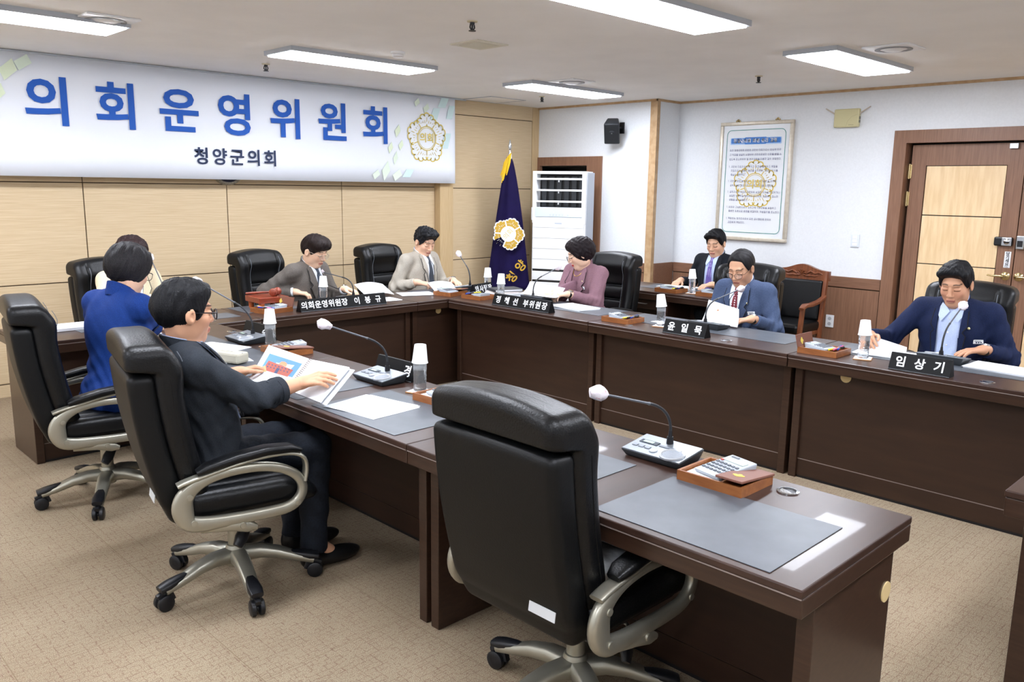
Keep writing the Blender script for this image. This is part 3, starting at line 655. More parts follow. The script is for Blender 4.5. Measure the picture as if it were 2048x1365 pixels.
put(MB().box((0,0,0),(0.08,0.122,0.012),0.004), SWM).ob('plate', mat('switch_plate','#dfe6ee',0.35), sw)
for z in (-0.034,0,0.034): put(MB().box((0,z,0.007),(0.046,0.03,0.008),0.002), SWM).ob('rocker', m_whitepl, sw)
wo = thing('wall_outlet','white wall outlet low on the wainscot behind the wooden armchair','outlet',(XR2-0.016,3.52,0.42))
box_ob('plate', (-0.010,-0.04,-0.06), (0,0.04,0.06), m_whitepl, wo, 0.003)
for z in (-0.025,0.025): MB().lathe([(0.0,0),(0.017,0),(0.017,0.003)],16,(-0.010,0,z),Matrix.Rotation(-PI/2,3,'Y')).ob('socket', mat('socket_grey','#b5b8bc',0.5), wo)
# ------------------------------------------------------------------ air conditioner
ACM = frame((6.60,6.43,0),(0.438,-0.899,0),(0,0,1))     # local x along the front, y up, z out of the front
ac = thing('air_conditioner','tall white floor-standing air conditioner in front of the recess','air conditioner',(0,0,0))
def acb(nm,lo,hi,m,bev=0.004,par=None): return put(MB().b2(lo,hi,bev),ACM).ob(nm,m,par or ac)
m_acw = mat('ac_white','#f1f3f5',0.35); m_acg = mat('ac_grey_side','#b7bfca',0.4)
b = MB().b2((0,0.05,-0.29),(0.6,1.27,-0.012),0.006).b2((0,1.27,-0.29),(0.045,1.83,0),0.004).b2((0.555,1.27,-0.29),(0.6,1.83,0),0.004).b2((0.045,1.80,-0.29),(0.555,1.83,0),0.003).b2((0.045,1.27,-0.29),(0.555,1.80,-0.20)).b2((0.01,0,-0.35),(0.59,0.05,-0.02))
put(b,ACM).ob('cabinet', m_acw, ac)
acb('side_trim',(0.6,0.05,-0.35),(0.603,1.82,-0.05),m_acg)
acb('vent_cavity',(0.045,1.44,-0.2),(0.555,1.80,-0.14),m_dark)
for k in range(6): acb('vertical_vane',(0.07+0.085*k,1.45,-0.138),(0.125+0.085*k,1.78,-0.115),mat('vane_dark','#2e3134',0.5),0.003)
for z in (1.745,1.625,1.505): 
    lv = acb('louvre',(0.02,z-0.008,-0.05),(0.555,z+0.012,0.004),m_acw,0.004)
    acb('louvre_pin',(0.29,z-0.03,-0.03),(0.297,z-0.008,0.0),m_acw,0.001,lv)
acb('control_panel',(0.03,1.34,-0.012),(0.57,1.445,0.002),mat('ac_panel','#ccd6e2',0.25))
for k,x in enumerate((0.20,0.235,0.27,0.305,0.34,0.40)): acb('button',(x,1.355,0.002),(x+0.014,1.369,0.004),m_acg,0.002)
for x,h in ((0.245,0.014),(0.345,0.034)): acb('indicator',(x,1.385,0.002),(x+0.01,1.385+h,0.004),m_whitepl,0.001)
front_edges = [1.335,1.22,1.105,0.99,0.875,0.745,0.625,0.505,0.385,0.265,0.145,0.055]
for i in range(len(front_edges)-1):
    gap = 0.024 if front_edges[i] < 0.90 else 0.003
    acb('front_panel',(0.012,front_edges[i+1]+gap,-0.012),(0.588,front_edges[i],0.0),m_acw,0.004)
acb('panel_gap',(0.012,0.055,-0.013),(0.588,0.87,-0.009),m_dark,0)
acb('side_latch',(-0.025,1.30,-0.12),(0.0,1.44,-0.04),m_acw)
acb('badge',(0.26,1.265,0.0),(0.34,1.28,0.002),m_acg,0.001)
# ------------------------------------------------------------------ flag
fg = thing('council_flag','dark purple velvet flag with gold fringe and flower emblem on a pole','flag',(6.47,6.66,0))
m_velvet = mat('purple_velvet','#120a33',0.8,spec=0.2,col2='#170e3e',ns=6); m_fringe = mat('gold_fringe','#e3b822',0.6)
MB().cyl((0,0,0.03),(0,0,2.02),0.014,seg=12).ob('pole', m_chrome, fg)
MB().lathe([(0.2,0),(0.2,0.02),(0.12,0.035),(0.03,0.05),(0.022,0.18)],32).ob('stand', m_chrome, fg)
MB().lathe([(0.016,2.0),(0.016,2.03),(0.01,2.04),(0.013,2.055),(0.02,2.09),(0.014,2.12),(0.003,2.165)],16).ob('finial', m_chrome, fg)
# draped cloth: folds widening to the hem; local x along image right direction
Ux = Vector((0.713,-0.70,0)); Vn = Vector((-0.70,-0.713,0))
def flag_pt(u,v):       # u 0..1 across, v 0 top ..1 bottom -> local
    z = 1.975-1.45*v
    wl = -0.035-0.21*v**0.85; wr = 0.02+0.225*v**0.72
    x = wl+(wr-wl)*u
    d = (0.03+0.05*v)*math.sin(u*PI)+ (0.016*v+0.004)*math.sin(u*15+0.7)*(0.35+0.65*abs(u-0.5)*2)
    return Ux*x+Vn*d+Vector((0,0,z))
vs=[];fs=[];nu,nv=40,30
for s in (0,1):
    for j in range(nv+1):
        for i in range(nu+1): vs.append(flag_pt(i/nu,j/nv)-Vn*(0.004*s))
W=nu+1;T=W*(nv+1)
for j in range(nv):
    for i in range(nu): a=j*W+i; fs.append((a,a+W,a+W+1,a+1)); fs.append((T+a,T+a+1,T+a+W+1,T+a+W))
for j in range(nv): 
    for i in (0,nu): a=j*W+i; fs.append((a,a+W,T+a+W,T+a) if i==0 else (a,T+a,T+a+W,a+W))
for i in range(nu):
    a=i; fs.append((a,a+1,T+a+1,T+a)); a=nv*W+i; fs.append((a,T+a,T+a+1,a+1))
fl = MB().add(vs,fs).ob('flag_cloth', m_velvet, fg, smooth=3.1)
MB().box((-0.005,-0.012,1.985),(0.03,0.03,0.06),0.01).ob('pole_sleeve', mat('white_cloth','#e8e6df',0.8), fg)
rr = random.Random(5)
for k in range(16):
    x0 = 0.015-0.075*(k/15); z0 = 2.02-0.10*(k/15)**1.3; ln = rr.uniform(0.14,0.24)
    p0 = Ux*x0+Vn*(0.03+rr.uniform(0,0.02))+Vector((0,0,z0)); p1 = p0+Ux*(-0.012)+Vector((0,0,-ln*0.5)); p2 = p0+Ux*(-0.03-rr.uniform(0,0.015))+Vector((0,0,-ln))
    MB().tube([p0,p1,p2],[0.004,0.007,0.005],6).ob('fringe_tassel', m_fringe, fg)
MB().tube([flag_pt(0.995,1.0)+Vn*0.01,flag_pt(0.99,1.02)],[0.012,0.02],8).ob('fringe_tassel', m_fringe, fg)
def on_flag(cu, cv, ang):
    p = flag_pt(cu,cv)+Vn*0.022; e = 0.02
    tx = (flag_pt(cu+e,cv)-flag_pt(cu-e,cv)).normalized(); tx = Ux*math.cos(ang)+Vector((0,0,1))*math.sin(ang); ty = Vector((0,0,1))*math.cos(ang)-Ux*math.sin(ang)
    return frame(p,tx,ty)
m_flagw = mat('flag_white_thread','#e9e9ea',0.7); m_flagg = mat('flag_gold_thread','#c9a235',0.5,0.2)
emblem(fg, on_flag(0.48,0.57,math.radians(50)) @ Matrix.Translation((0,0,0.03)), 0.165, m_flagg, m_flagw, m_flagg, m_txt=mat('flag_pale_gold','#d8c98a',0.6))
for ch,u,v in (('청',0.60,0.90),('양',0.83,0.815)):
    text_ob('flag_lettering', ch, 0.125, m_flagg, fg, on_flag(u,v,math.radians(50)) @ Matrix.Translation((0,0,0.03)), bold=0.003)
# ================================================================== tables
TZ = 0.74
m_walnut = mat('dark_walnut_veneer', '#301f17', 0.32, col2='#3d2a1f', nscale=(2,12,40), ns=2.2, detail=5, contrast=(0.3,0.7), coat=0.15)
m_walnut_t = mat('walnut_table_top', '#32211a', 0.34, col2='#3e2a22', nscale=(9,1.3,9), ns=2.2, detail=5, contrast=(0.3,0.7), coat=0.1)
m_walnut_tx = mat('walnut_table_top_x', '#32211a', 0.34, col2='#3e2a22', nscale=(1.3,9,9), ns=2.2, detail=5, contrast=(0.3,0.7), coat=0.1)
m_walnut_d = mat('dark_walnut_panel', '#2c1c14', 0.4, col2='#38251a', nscale=(1.6,1.6,10), ns=2.2, detail=5, contrast=(0.25,0.75))
m_paleline = mat('edge_glint', '#8d7f78', 0.35)  # pale colour; on tables and desks it paints in the groove highlight
m_cap = mat('beige_cap', '#d8c08c', 0.5)
def table_unit(name, label, L, D, loc, rz, group, topm, backside=True):
    """local: x along length 0..L, y depth 0 (room-centre side) .. D (sitter side)"""
    t = thing(name, label, 'table', loc, rz, group)
    top = MB().b2((0.001,0,TZ-0.022),(L-0.001,D,TZ),0.004).ob('table_top', topm, t)
    MB().b2((0.001,0.004,TZ-0.075),(L-0.001,D-0.004,TZ-0.023),0.004).ob('top_edge', m_walnut, t)
    for y in (0.0022,D-0.0022): MB().b2((0.003,y-0.002,TZ-0.0245),(L-0.003,y+0.002,TZ-0.0215)).ob('edge_glint', m_paleline, t)
    for x in (0.012,L-0.057): MB().b2((x,0.085,0),(x+0.045,D-0.10,TZ-0.075),0.003).ob('side_panel', m_walnut, t)
    MB().b2((0.057,0.105,0.115),(L-0.057,0.125,TZ-0.075)).ob('modesty_panel', m_walnut_d, t)
    MB().b2((0.057,0.100,0.015),(L-0.057,0.125,0.111)).ob('kick_board', m_walnut_d, t)
    MB().b2((0.057,0.103,0.1115),(L-0.057,0.120,0.1145)).ob('panel_glint', m_paleline, t)  # pale strip, painted highlight along the panel groove
    MB().b2((0.06,0.102,0.0),(L-0.06,0.122,0.015)).ob('base_strip', m_black, t)
    return t
GR = 'dark walnut tables of the U-shaped arrangement'
# near row: room-centre side is +X ; length along Y
for y,L,lab in ((0.795,1.503,'dark walnut table nearest the viewer with the empty chair'),(2.30,1.488,'dark walnut table in front of the man in the charcoal jacket'),(3.79,1.425,'dark walnut table in front of the woman in the blue jacket')):
    table_unit('meeting_table', lab, L, 0.665, (2.40,y,0), PI/2, GR, m_walnut_t)
# right row: room-centre side is -X
for y,L,lab in ((0.72,1.487,'dark walnut table in front of the man in the navy jacket'),(2.21,1.487,'dark walnut table in front of the man with the red tie'),(3.70,1.50,'dark walnut table in front of the woman in mauve')):
    table_unit('meeting_table', lab, L, 0.64, (4.37,y+L,0), -PI/2, GR, m_walnut_t)
# back row: room-centre side is -Y
for x,L,lab in ((1.28,1.437,'dark walnut table at the left end of the back row'),(2.72,1.345,'dark walnut table carrying the gavel in the back row')):
    table_unit('meeting_table', lab, L, 0.64, (x,5.215,0), 0, GR, m_walnut_tx)
# corner unit
ct = thing('corner_table','dark walnut corner table between the back row and right row','table',(4.068,5.215,0),0,GR)
MB().b2((0.0,0,TZ-0.022),(0.942,0.64,TZ),0.004).ob('table_top', m_walnut_tx, ct)
MB().b2((0.0,0.004,TZ-0.075),(0.942,0.636,TZ-0.023),0.004).ob('top_edge', m_walnut, ct)
MB().b2((0.003,0.0002,TZ-0.0245),(0.30,0.0042,TZ-0.0215)).ob('edge_glint', m_paleline, ct)
MB().b2((0.012,0.085,0),(0.057,0.54,TZ-0.075),0.003).ob('side_panel', m_walnut, ct)
MB().b2((0.885,0.085,0),(0.930,0.54,TZ-0.075),0.003).ob('side_panel', m_walnut, ct)
MB().b2((0.057,0.105,0.0),(0.885,0.125,TZ-0.075)).ob('modesty_panel', m_walnut_d, ct)
MB().lathe([(0.0,0),(0.028,0),(0.028,0.004)],20,(0.29,0.103,0.636),Matrix.Rotation(PI/2,3,'X')).ob('cable_cap', m_cap, ct)
# cable caps (beige) under the right row and in the near end panel
for i,(x,y,z,ax) in enumerate(((4.474,1.905,0.645,'x'),)):
    pass
def side_cap(par, lx, ly, z): MB().lathe([(0.0,0),(0.03,0),(0.03,0.004)],20,(lx,ly,z),Matrix.Rotation(PI/2,3,'X')).ob('cable_cap', m_cap, par)
tabs = [o for o in COL.objects if o.name.startswith('meeting_table')]
side_cap(tabs[3], 0.30, 0.104, 0.640)
MB().lathe([(0.0,0),(0.03,0),(0.03,0.003)],20,(0.012,0.12,0.545),Matrix.Rotation(-PI/2,3,'Y')).ob('cable_cap', m_cap, tabs[0])
# second row desk and front desk
sd = thing('side_desk','dark walnut desk with drawer in the second row by the wall','desk',(6.13,5.25,0),-PI/2)
MB().b2((0,0,TZ-0.022),(1.55,0.62,TZ),0.004).ob('desk_top', m_walnut_t, sd)
MB().b2((0,0.004,TZ-0.075),(1.55,0.616,TZ-0.023),0.004).ob('top_edge', m_walnut, sd)
MB().b2((0.003,0.0002,TZ-0.0245),(1.547,0.0042,TZ-0.0215)).ob('edge_glint', m_paleline, sd)
for x in (0.01,0.90,1.495): MB().b2((x,0.06,0),(x+0.045,0.56,TZ-0.075),0.003).ob('side_panel', m_walnut, sd)
MB().b2((0.055,0.42,0.1),(1.495,0.44,TZ-0.075)).ob('modesty_panel', m_walnut_d, sd)
dw = MB().b2((0.06,0.05,TZ-0.17),(0.895,0.40,TZ-0.08),0.003).ob('drawer', m_walnut_d, sd)
MB().tube([(0.61,0.05,TZ-0.12),(0.612,0.03,TZ-0.12),(0.72,0.03,TZ-0.12),(0.722,0.05,TZ-0.12)],0.005,8).ob('drawer_pull', m_steel, dw)
fd = thing('front_desk','dark walnut desk edge at the lower right facing the back row','desk',(2.84,0.68,0),-PI/2)
MB().b2((0,0,TZ-0.022),(0.62,1.30,TZ),0.004).ob('desk_top', m_walnut_t, fd)
MB().b2((0.002,0.004,TZ-0.085),(0.616,1.296,TZ-0.023),0.004).ob('top_edge', m_walnut, fd)
MB().b2((0.045,0.085,0),(0.58,0.13,TZ-0.085),0.003).ob('side_panel', m_walnut, fd)
MB().b2((0.045,1.17,0),(0.58,1.215,TZ-0.085),0.003).ob('side_panel', m_walnut, fd)
MB().b2((0.075,0.13,0.0),(0.095,1.17,TZ-0.085)).ob('modesty_panel', m_walnut_d, fd)
# ================================================================== chairs
m_leather = mat('black_leather', '#07080a', 0.38, spec=0.38, bump=0.12, ns=160, detail=2)
m_leather2 = mat('black_leather_matte', '#08090a', 0.46, spec=0.3, bump=0.06, ns=220, detail=2)
m_silver = mat('champagne_silver_paint', '#a9a698', 0.38, 0.75)
m_stitch = mat('pale_stitching', '#7c828a', 0.7)
def bx(z):     # rear line of the back
    z = np.asarray(z, float); r = -0.300-0.165*np.clip(z-0.45,0,1)
    return r+0.9*np.clip(0.50-z,0,1)**2*3.0-0.02*np.sin(np.clip((z-0.45)/0.6,0,1)*PI)
def rbox(q, r):
    s = 0
    mx = None
    for a in q:
        a = a+r; s = s+np.maximum(a,0)**2; mx = a if mx is None else np.maximum(mx,a)
    return np.sqrt(s)+np.minimum(mx,0)-r
def ss(a,b,x): t = np.clip((x-a)/(b-a),0,1); return t*t*(3-2*t)
def chair_field():
    F = Field.uni((-0.56,-0.30,0.34),(0.04,0.30,1.16),0.0065)
    def fn(X,Y,Z):
        w = X-bx(Z); u = np.abs(Y)
        bol = ss(0.15,0.185,u)
        front = 0.150+0.030*bol*ss(1.10,0.9,Z)+0.030*np.exp(-((Z-0.99)/0.055)**2)*(1-0.3*bol)
        # centre rolls with grooves
        cen = 1-bol
        for gz in (0.58,0.70,0.82): front = front-0.020*np.exp(-((Z-gz)/0.012)**2)*cen
        front = front-0.016*np.exp(-((u-0.168)/0.010)**2)*ss(1.09,1.02,Z)
        front = front+0.012*cen*np.abs(np.sin((Z-0.58)/0.12*PI))*ss(0.84,0.82,Z)*ss(0.46,0.5,Z)
        back = 0.078-0.086*ss(0.975,0.995,Z)
        top = 1.105-0.35*Y*Y*1.3
        side = 0.256-0.02*ss(0.62,0.42,Z)
        return rbox((np.maximum(w-front,back-w)+0*Y, u-side+0*Z+0*X, np.maximum(Z-top,0.43-Z)+0*X), 0.040)
    F.apply(fn,(-9,-9,-9),(9,9,9)); P,Q = F.net(); P = relax(P,Q,2,0.5); cush = np_mesh('back_cushion',P,Q)
    F = Field.uni((-0.56,-0.30,0.32),(0.0,0.30,1.05),0.0065)
    def fn2(X,Y,Z):
        w = X-bx(Z); u = np.abs(Y); half = 0.247-0.025*ss(0.50,0.38,Z)
        bulge = 0.018*(1-(Y/0.25)**2)*ss(0.38,0.6,Z)
        return rbox((np.maximum(w-0.088,-0.006-bulge*0.5-w), u-half+0*X+0*Z, np.maximum(Z-(0.982-0.12*Y*Y),0.385-Z)+0*X), 0.026)
    F.apply(fn2,(-9,-9,-9),(9,9,9)); P,Q = F.net(); P = relax(P,Q,2,0.5); shell = np_mesh('back_shell',P,Q)
    F = Field.uni((-0.30,-0.32,0.36),(0.34,0.32,0.56),0.007)
    def fn3(X,Y,Z):
        u = np.abs(Y); top = 0.505+0.012*np.cos(Y*5)-0.05*ss(0.14,0.29,X)-0.012*np.exp(-((u-0.185)/0.010)**2)
        return rbox((np.abs(X-0.025)-0.255+0*Y, u-0.26+0*X+0*Z, np.maximum(Z-top,0.40-Z)), 0.038)
    F.apply(fn3,(-9,-9,-9),(9,9,9)); P,Q = F.net(); P = relax(P,Q,2,0.5); seat = np_mesh('seat_cushion',P,Q)
    return cush, shell, seat
ME_CUSH, ME_SHELL, ME_SEAT = chair_field()
def make_chair():
    t = thing('executive_chair','','chair',(0,0,0),0,'black leather executive chairs')
    cu = link('back_cushion', ME_CUSH, m_leather, t, smooth=3.1)
    for s in (-1,1):   # stitched seams along the bolsters
        pts = [(bx(z)+0.170+0.030*math.exp(-((z-0.99)/0.055)**2), s*0.168, z) for z in np.linspace(0.50,1.04,24)]
        MB().tube(pts,0.0016,5).ob('stitching', m_stitch, cu)
        pts = [(bx(z)+0.135, s*0.2555, z) for z in np.linspace(0.52,0.96,20)]
        MB().tube(pts,0.0022,5).ob('piping', m_leather2, cu)
    z0 = 1.085
    pts = []
    for u in np.linspace(-0.235,0.235,26):
        tz = 1.105-0.455*u*u; pts.append((float(bx(tz))+0.075, u, tz-0.002-0.012*max(0,abs(u)-0.19)/0.045))
    MB().tube(pts,0.0022,5).ob('top_seam', m_leather2, cu)
    link('back_shell', ME_SHELL, m_leather2, t, smooth=3.1)
    link('seat_cushion', ME_SEAT, m_leather, t, smooth=3.1)
    box_ob('seat_pan', (-0.20,-0.22,0.375), (0.22,0.22,0.415), m_black, t, 0.01)
    for s in (-1,1):
        y = s*0.292; az = lambda z: 0.40+(z-0.428)*0.876
        loop = [(-0.205,0.445),(-0.222,0.50),(-0.218,0.555),(-0.185,0.600),(-0.125,0.632),(-0.04,0.648),(0.06,0.648),(0.14,0.628),(0.205,0.585),(0.232,0.53),(0.222,0.475),(0.18,0.435),(0.10,0.428),(0.0,0.428),(-0.10,0.430),(-0.16,0.432)]
        loop = [(a-0.03,az(b)) for a,b in loop]
        wd_ = [0.030,0.040,0.036,0.026,0.020,0.018,0.018,0.018,0.019,0.019,0.019,0.021,0.022,0.022,0.024,0.030]
        # smooth closed loop by chaikin
        L = [Vector((a,b,w)) for (a,b),w in zip(loop,wd_)]
        for _ in range(2):
            L = [p for i in range(len(L)) for p in (L[i]*0.75+L[(i+1)%len(L)]*0.25, L[i]*0.25+L[(i+1)%len(L)]*0.75)]
        fr_ = MB().tube([(p.x,y,p.y) for p in L],[(0.017,p.z) for p in L],12,closed=True,upv=(0,1,0)).ob('armrest_frame', m_silver, t, smooth=1.0)
        st = [(-0.235,0.618),(-0.20,0.632),(-0.12,0.652),(0.0,0.682),(0.10,0.694),(0.19,0.690),(0.238,0.662),(0.246,0.61),(0.236,0.55)]
        L = [Vector((a-0.03,az(b),0)) for a,b in st]
        for _ in range(2):
            L = [L[0]]+[p for i in range(len(L)-1) for p in (L[i]*0.75+L[i+1]*0.25, L[i]*0.25+L[i+1]*0.75)]+[L[-1]]
        MB().tube([(p.x,y,p.y) for p in L],[(0.024,0.008)]*len(L),10,upv=(0,1,0)).ob('armrest_strip', m_silver, fr_, smooth=1.0)
        MB().tube([(-0.185,s*0.268,0.380),(-0.08,y,0.380),(-0.015,y,0.360),(0.015,y,0.353)],[(0.016,0.020),(0.016,0.024),(0.015,0.022),(0.012,0.010)],10,upv=(0,1,0)).ob('armrest_bracket', m_silver, fr_, smooth=1.0)
        for bx_,bz_ in ((-0.225,0.565),(-0.215,0.448),(-0.04,0.398),(0.175,0.455)):
            MB().lathe([(0.0001,0.004),(0.011,0.003),(0.013,-0.004)],14,(bx_,y+s*0.017,az(bz_)),Matrix.Rotation(-s*PI/2,3,'X'),capt=False).ob('bolt', m_silver, fr_)
        pad = [(-0.165,0.662),(-0.13,0.677),(-0.02,0.703),(0.09,0.716),(0.18,0.712),(0.225,0.694)]
        MB().tube([(a-0.03,y,az(b)) for a,b in pad],[(0.022,0.010),(0.034,0.016),(0.036,0.018),(0.036,0.018),(0.034,0.016),(0.020,0.008)],14,upv=(0,1,0)).ob('armrest_pad', m_leather, t, smooth=1.2)
    MB().cyl((0,0,0.16),(0,0,0.30),0.030,seg=20).cyl((0,0,0.29),(0,0,0.385),0.018,seg=16).ob('gas_lift', m_silver, t)
    MB().b2((-0.12,-0.09,0.335),(0.13,0.09,0.378),0.01).ob('tilt_mechanism', m_black, t)
    lv = MB().tube([(0.02,-0.08,0.35),(0.015,-0.19,0.345),(0.005,-0.20,0.335)],0.006,8).ob('lever', m_steel, t)
    MB().tube([(0.005,-0.195,0.335),(-0.03,-0.225,0.29),(-0.05,-0.24,0.265)],[(0.012,0.018),(0.014,0.026),(0.010,0.018)],10,upv=(0,1,0)).ob('lever_grip', m_black, lv)
    hub = MB().lathe([(0.0,0.085),(0.036,0.085),(0.044,0.11),(0.044,0.15),(0.036,0.175),(0.02,0.18)],24).ob('base_hub', m_silver, t)
    for k in range(5):
        a = math.radians(72*k); c,s_ = math.cos(a),math.sin(a)
        def pt(r,z,o=0): return (r*c-o*s_, r*s_+o*c, z)
        lg = MB().tube([pt(0.03,0.130),pt(0.10,0.135),pt(0.17,0.122),pt(0.24,0.098),pt(0.315,0.078)],[(0.032,0.036),(0.027,0.033),(0.022,0.031),(0.018,0.028),(0.015,0.026)],12,upv=(0,0,1)).ob('base_leg', m_silver, t, smooth=1.0)
        MB().tube([pt(0.205,0.122),pt(0.25,0.110),pt(0.30,0.097),pt(0.335,0.089)],[(0.004,0.010),(0.011,0.024),(0.015,0.029),(0.012,0.024)],10,upv=(0,0,1)).ob('leg_cap', m_black, lg, smooth=1.0)
        cs = MB()
        for o in (-0.016,0.016):
            A = Vector(pt(0.318,0.0326,o-0.011)); B = Vector(pt(0.318,0.0326,o+0.011)); q = (B-A).to_track_quat('Z','Y').to_matrix()
            cs.lathe([(0.008,0),(0.026,0.0),(0.0325,0.004),(0.0325,0.018),(0.026,0.022),(0.008,0.022)],20,A,q)
        cs.cyl(pt(0.318,0.03,-0.014),pt(0.318,0.03,0.014),0.012,seg=10).cyl(pt(0.318,0.045),pt(0.318,0.075),0.010,seg=10)
        cs.tube([pt(0.281,0.036),pt(0.288,0.058),pt(0.318,0.070),pt(0.345,0.060)],[(0.012,0.010)]*4,8,upv=(-s_,c,0))
        cs.ob('caster', m_black, t, smooth=0.8)
    return t
CH0 = make_chair(); CH0n = [0]
def place_chair(x, y, deg, label, sticker=False, base=None):
    if CH0n[0] == 0: CH0.location = (x,y,0); CH0.rotation_euler = (0,0,math.radians(deg)); CH0['label'] = label; c = CH0
    else: c = dup(CH0, (x,y,0), math.radians(deg), label)
    CH0n[0] = 1
    for ch in c.children:
        if ch.name.startswith(('base_leg','caster')): ch.rotation_euler = (0,0,math.radians(base-deg))
    return c
def add_sticker(c):
    z = 0.50; M = frame((float(bx(z))-0.0165,-0.155,z),(0.0,-1,0.0),(0.15,0,1))
    sh = [o for o in c.children if o.name.startswith('back_shell')][0]
    b = MB().box((0,0,0),(0.10,0.030,0.003),0.001); put(b,M).ob('asset_sticker', mat('sticker_white','#c9ccce',0.4), sh)
CHAIRS = [
 (1.88,1.60,0,'empty black leather executive chair nearest the viewer',True,26),
 (1.465,3.12,-12,'black leather executive chair under the man in the charcoal jacket',True,41),
 (1.42,4.48,-9,'black leather executive chair under the woman in the blue jacket',False,26),
 (2.20,6.18,-80,'black leather executive chair behind the person in cream',False,10),
 (3.50,6.30,-72,'black leather executive chair behind the chairing man in grey',False,50),
 (4.74,6.32,-80,'black leather executive chair behind the man in the light grey suit',False,30),
 (5.50,4.62,182,'black leather executive chair behind the woman in mauve',False,5),
 (5.48,3.25,186,'black leather executive chair behind the man with the red tie',False,45),
 (5.48,1.69,184,'black leather executive chair behind the man in the navy jacket',False,20)]
_made = []
for x,y,d,lab,st,bs in CHAIRS: _made.append((place_chair(x,y,d,lab,base=bs),st))
for c,st in _made:
    if st: add_sticker(c)
# carved wooden armchairs
m_rose = mat('reddish_wood','#673821',0.35,col2='#7f492c',nscale=(20,20,2),ns=3,detail=4,coat=0.2)
def wooden_chair(label, x, y, deg):
    t = thing('carved_armchair', label, 'chair', (x,y,0), math.radians(deg), 'carved wooden armchairs by the wall')
    # posts lean back; front is +X
    for s in (-1,1):
        MB().tube([(-0.20,s*0.235,0),(-0.21,s*0.235,0.45),(-0.27,s*0.235,0.93)],[(0.020,0.022)]*3,8,upv=(0,1,0)).ob('rear_post', m_rose, t, smooth=0.7)
        MB().tube([(0.20,s*0.245,0),(0.20,s*0.245,0.42),(0.17,s*0.245,0.645)],[(0.020,0.022)]*3,8,upv=(0,1,0)).ob('front_leg', m_rose, t, smooth=0.7)
        MB().tube([(-0.235,s*0.245,0.70),(-0.10,s*0.25,0.665),(0.05,s*0.255,0.650),(0.17,s*0.26,0.655),(0.235,s*0.262,0.63)],[(0.022,0.016),(0.026,0.017),(0.03,0.018),(0.032,0.018),(0.024,0.012)],10,upv=(0,1,0)).ob('armrest', m_rose, t, smooth=0.9)
    prof = [(y_, 0.93+0.055*math.exp(-(y_/0.13)**2)) for y_ in np.linspace(0.262,-0.262,25)]
    M = frame((-0.262,0,0),(0,1,0),(-0.13,0,1)) ; M = frame((-0.275,0,0.0),(0,1,0),(0,0,1))
    cr = MB().prism([(-0.262,0.845)]+[(-a,b) for a,b in prof]+[(0.262,0.845)],-0.02,0.022,M).ob('crest_rail', m_rose, t, smooth=0.5)
    cv = MB()
    for s in (-1,1):
        cv.tube([M @ Vector((s*0.05,0.90,0.022)),M @ Vector((s*0.09,0.925,0.03)),M @ Vector((s*0.13,0.905,0.028)),M @ Vector((s*0.17,0.915,0.026)),M @ Vector((s*0.20,0.90,0.022))],[0.006,0.011,0.008,0.009,0.004],8)
        cv.tube([M @ Vector((s*0.03,0.875,0.022)),M @ Vector((s*0.08,0.885,0.028)),M @ Vector((s*0.13,0.878,0.026)),M @ Vector((s*0.16,0.885,0.022))],[0.006,0.009,0.007,0.003],8)
    for k in range(7):
        a = PI*k/6; cv.tube([M @ Vector((0.012*math.cos(a),0.885+0.012*math.sin(a),0.022)),M @ Vector((0.045*math.cos(a),0.885+0.05*math.sin(a),0.032))],[0.007,0.010],8)
    cv.ob('carving', m_rose, cr, smooth=1.0)
    MB().box((-0.235,0,0.66),(0.05,0.43,0.37),0.02,Euler((0,math.radians(-7),0)).to_matrix()).ob('back_cushion', m_leather, t)
    MB().box((0.0,0,0.435),(0.44,0.47,0.09),0.03).ob('seat_cushion', m_leather, t)
    MB().b2((-0.2,-0.23,0.36),(0.2,0.23,0.395),0.004).ob('seat_frame', m_rose, t)
    return t
wooden_chair('carved wooden armchair with black cushion standing empty left of the door',7.13,3.65,180)
wooden_chair('carved wooden armchair behind the man with the purple tie',7.15,4.28,180)
# ================================================================== things on the tables
m_pad = mat('slate_desk_pad','#4b5057',0.38,col2='#555a61',ns=9,spec=0.6)
m_paper = mat('white_paper','#e9ecf0',0.75)
m_micgrey = mat('mic_base_grey','#2e3236',0.4)
m_micplate = mat('mic_plate_silver','#8f959c',0.32,0.55)
m_micdark = mat('mic_plate_dark','#4a4f55',0.35,0.4)
m_cover = mat('mic_cover_fabric','#e4dde2',0.85,col2='#d8a9b4',ns=70,contrast=(0.62,0.68),bump=0.3)
m_acorn = mat('honey_wood','#86502a',0.4,col2='#995f34',nscale=(4,20,20),ns=3)
m_lid = mat('brown_leatherette','#7d5142',0.45)
m_water = mat('clear_water_bottle','#f4f8fa',0.08,trans=0.92,ior=1.2,bump=0.5,ns=55,spec=0.6)
m_cup = mat('white_paper_cup','#eef1f3',0.65)
m_coast = mat('wooden_coaster','#b98a5c',0.5)
m_name = mat('nameplate_black','#08090b',0.5,spec=0.25); m_letter = mat('white_lettering','#f2f4f6',0.6)
m_calc = mat('calculator_grey','#a9b0b8',0.4); m_key = mat('calculator_key','#6b7077',0.5); m_lcd = mat('calculator_lcd','#b9c6bd',0.25); m_keyr = mat('calculator_red_key','#b0483c',0.5)
m_yel = mat('yellow_marker','#e8d93a',0.45); m_pink = mat('pink_marker','#e06a9a',0.45); m_penb = mat('blue_pen','#2a3f9c',0.4)
def Z(v): return Vector(v)
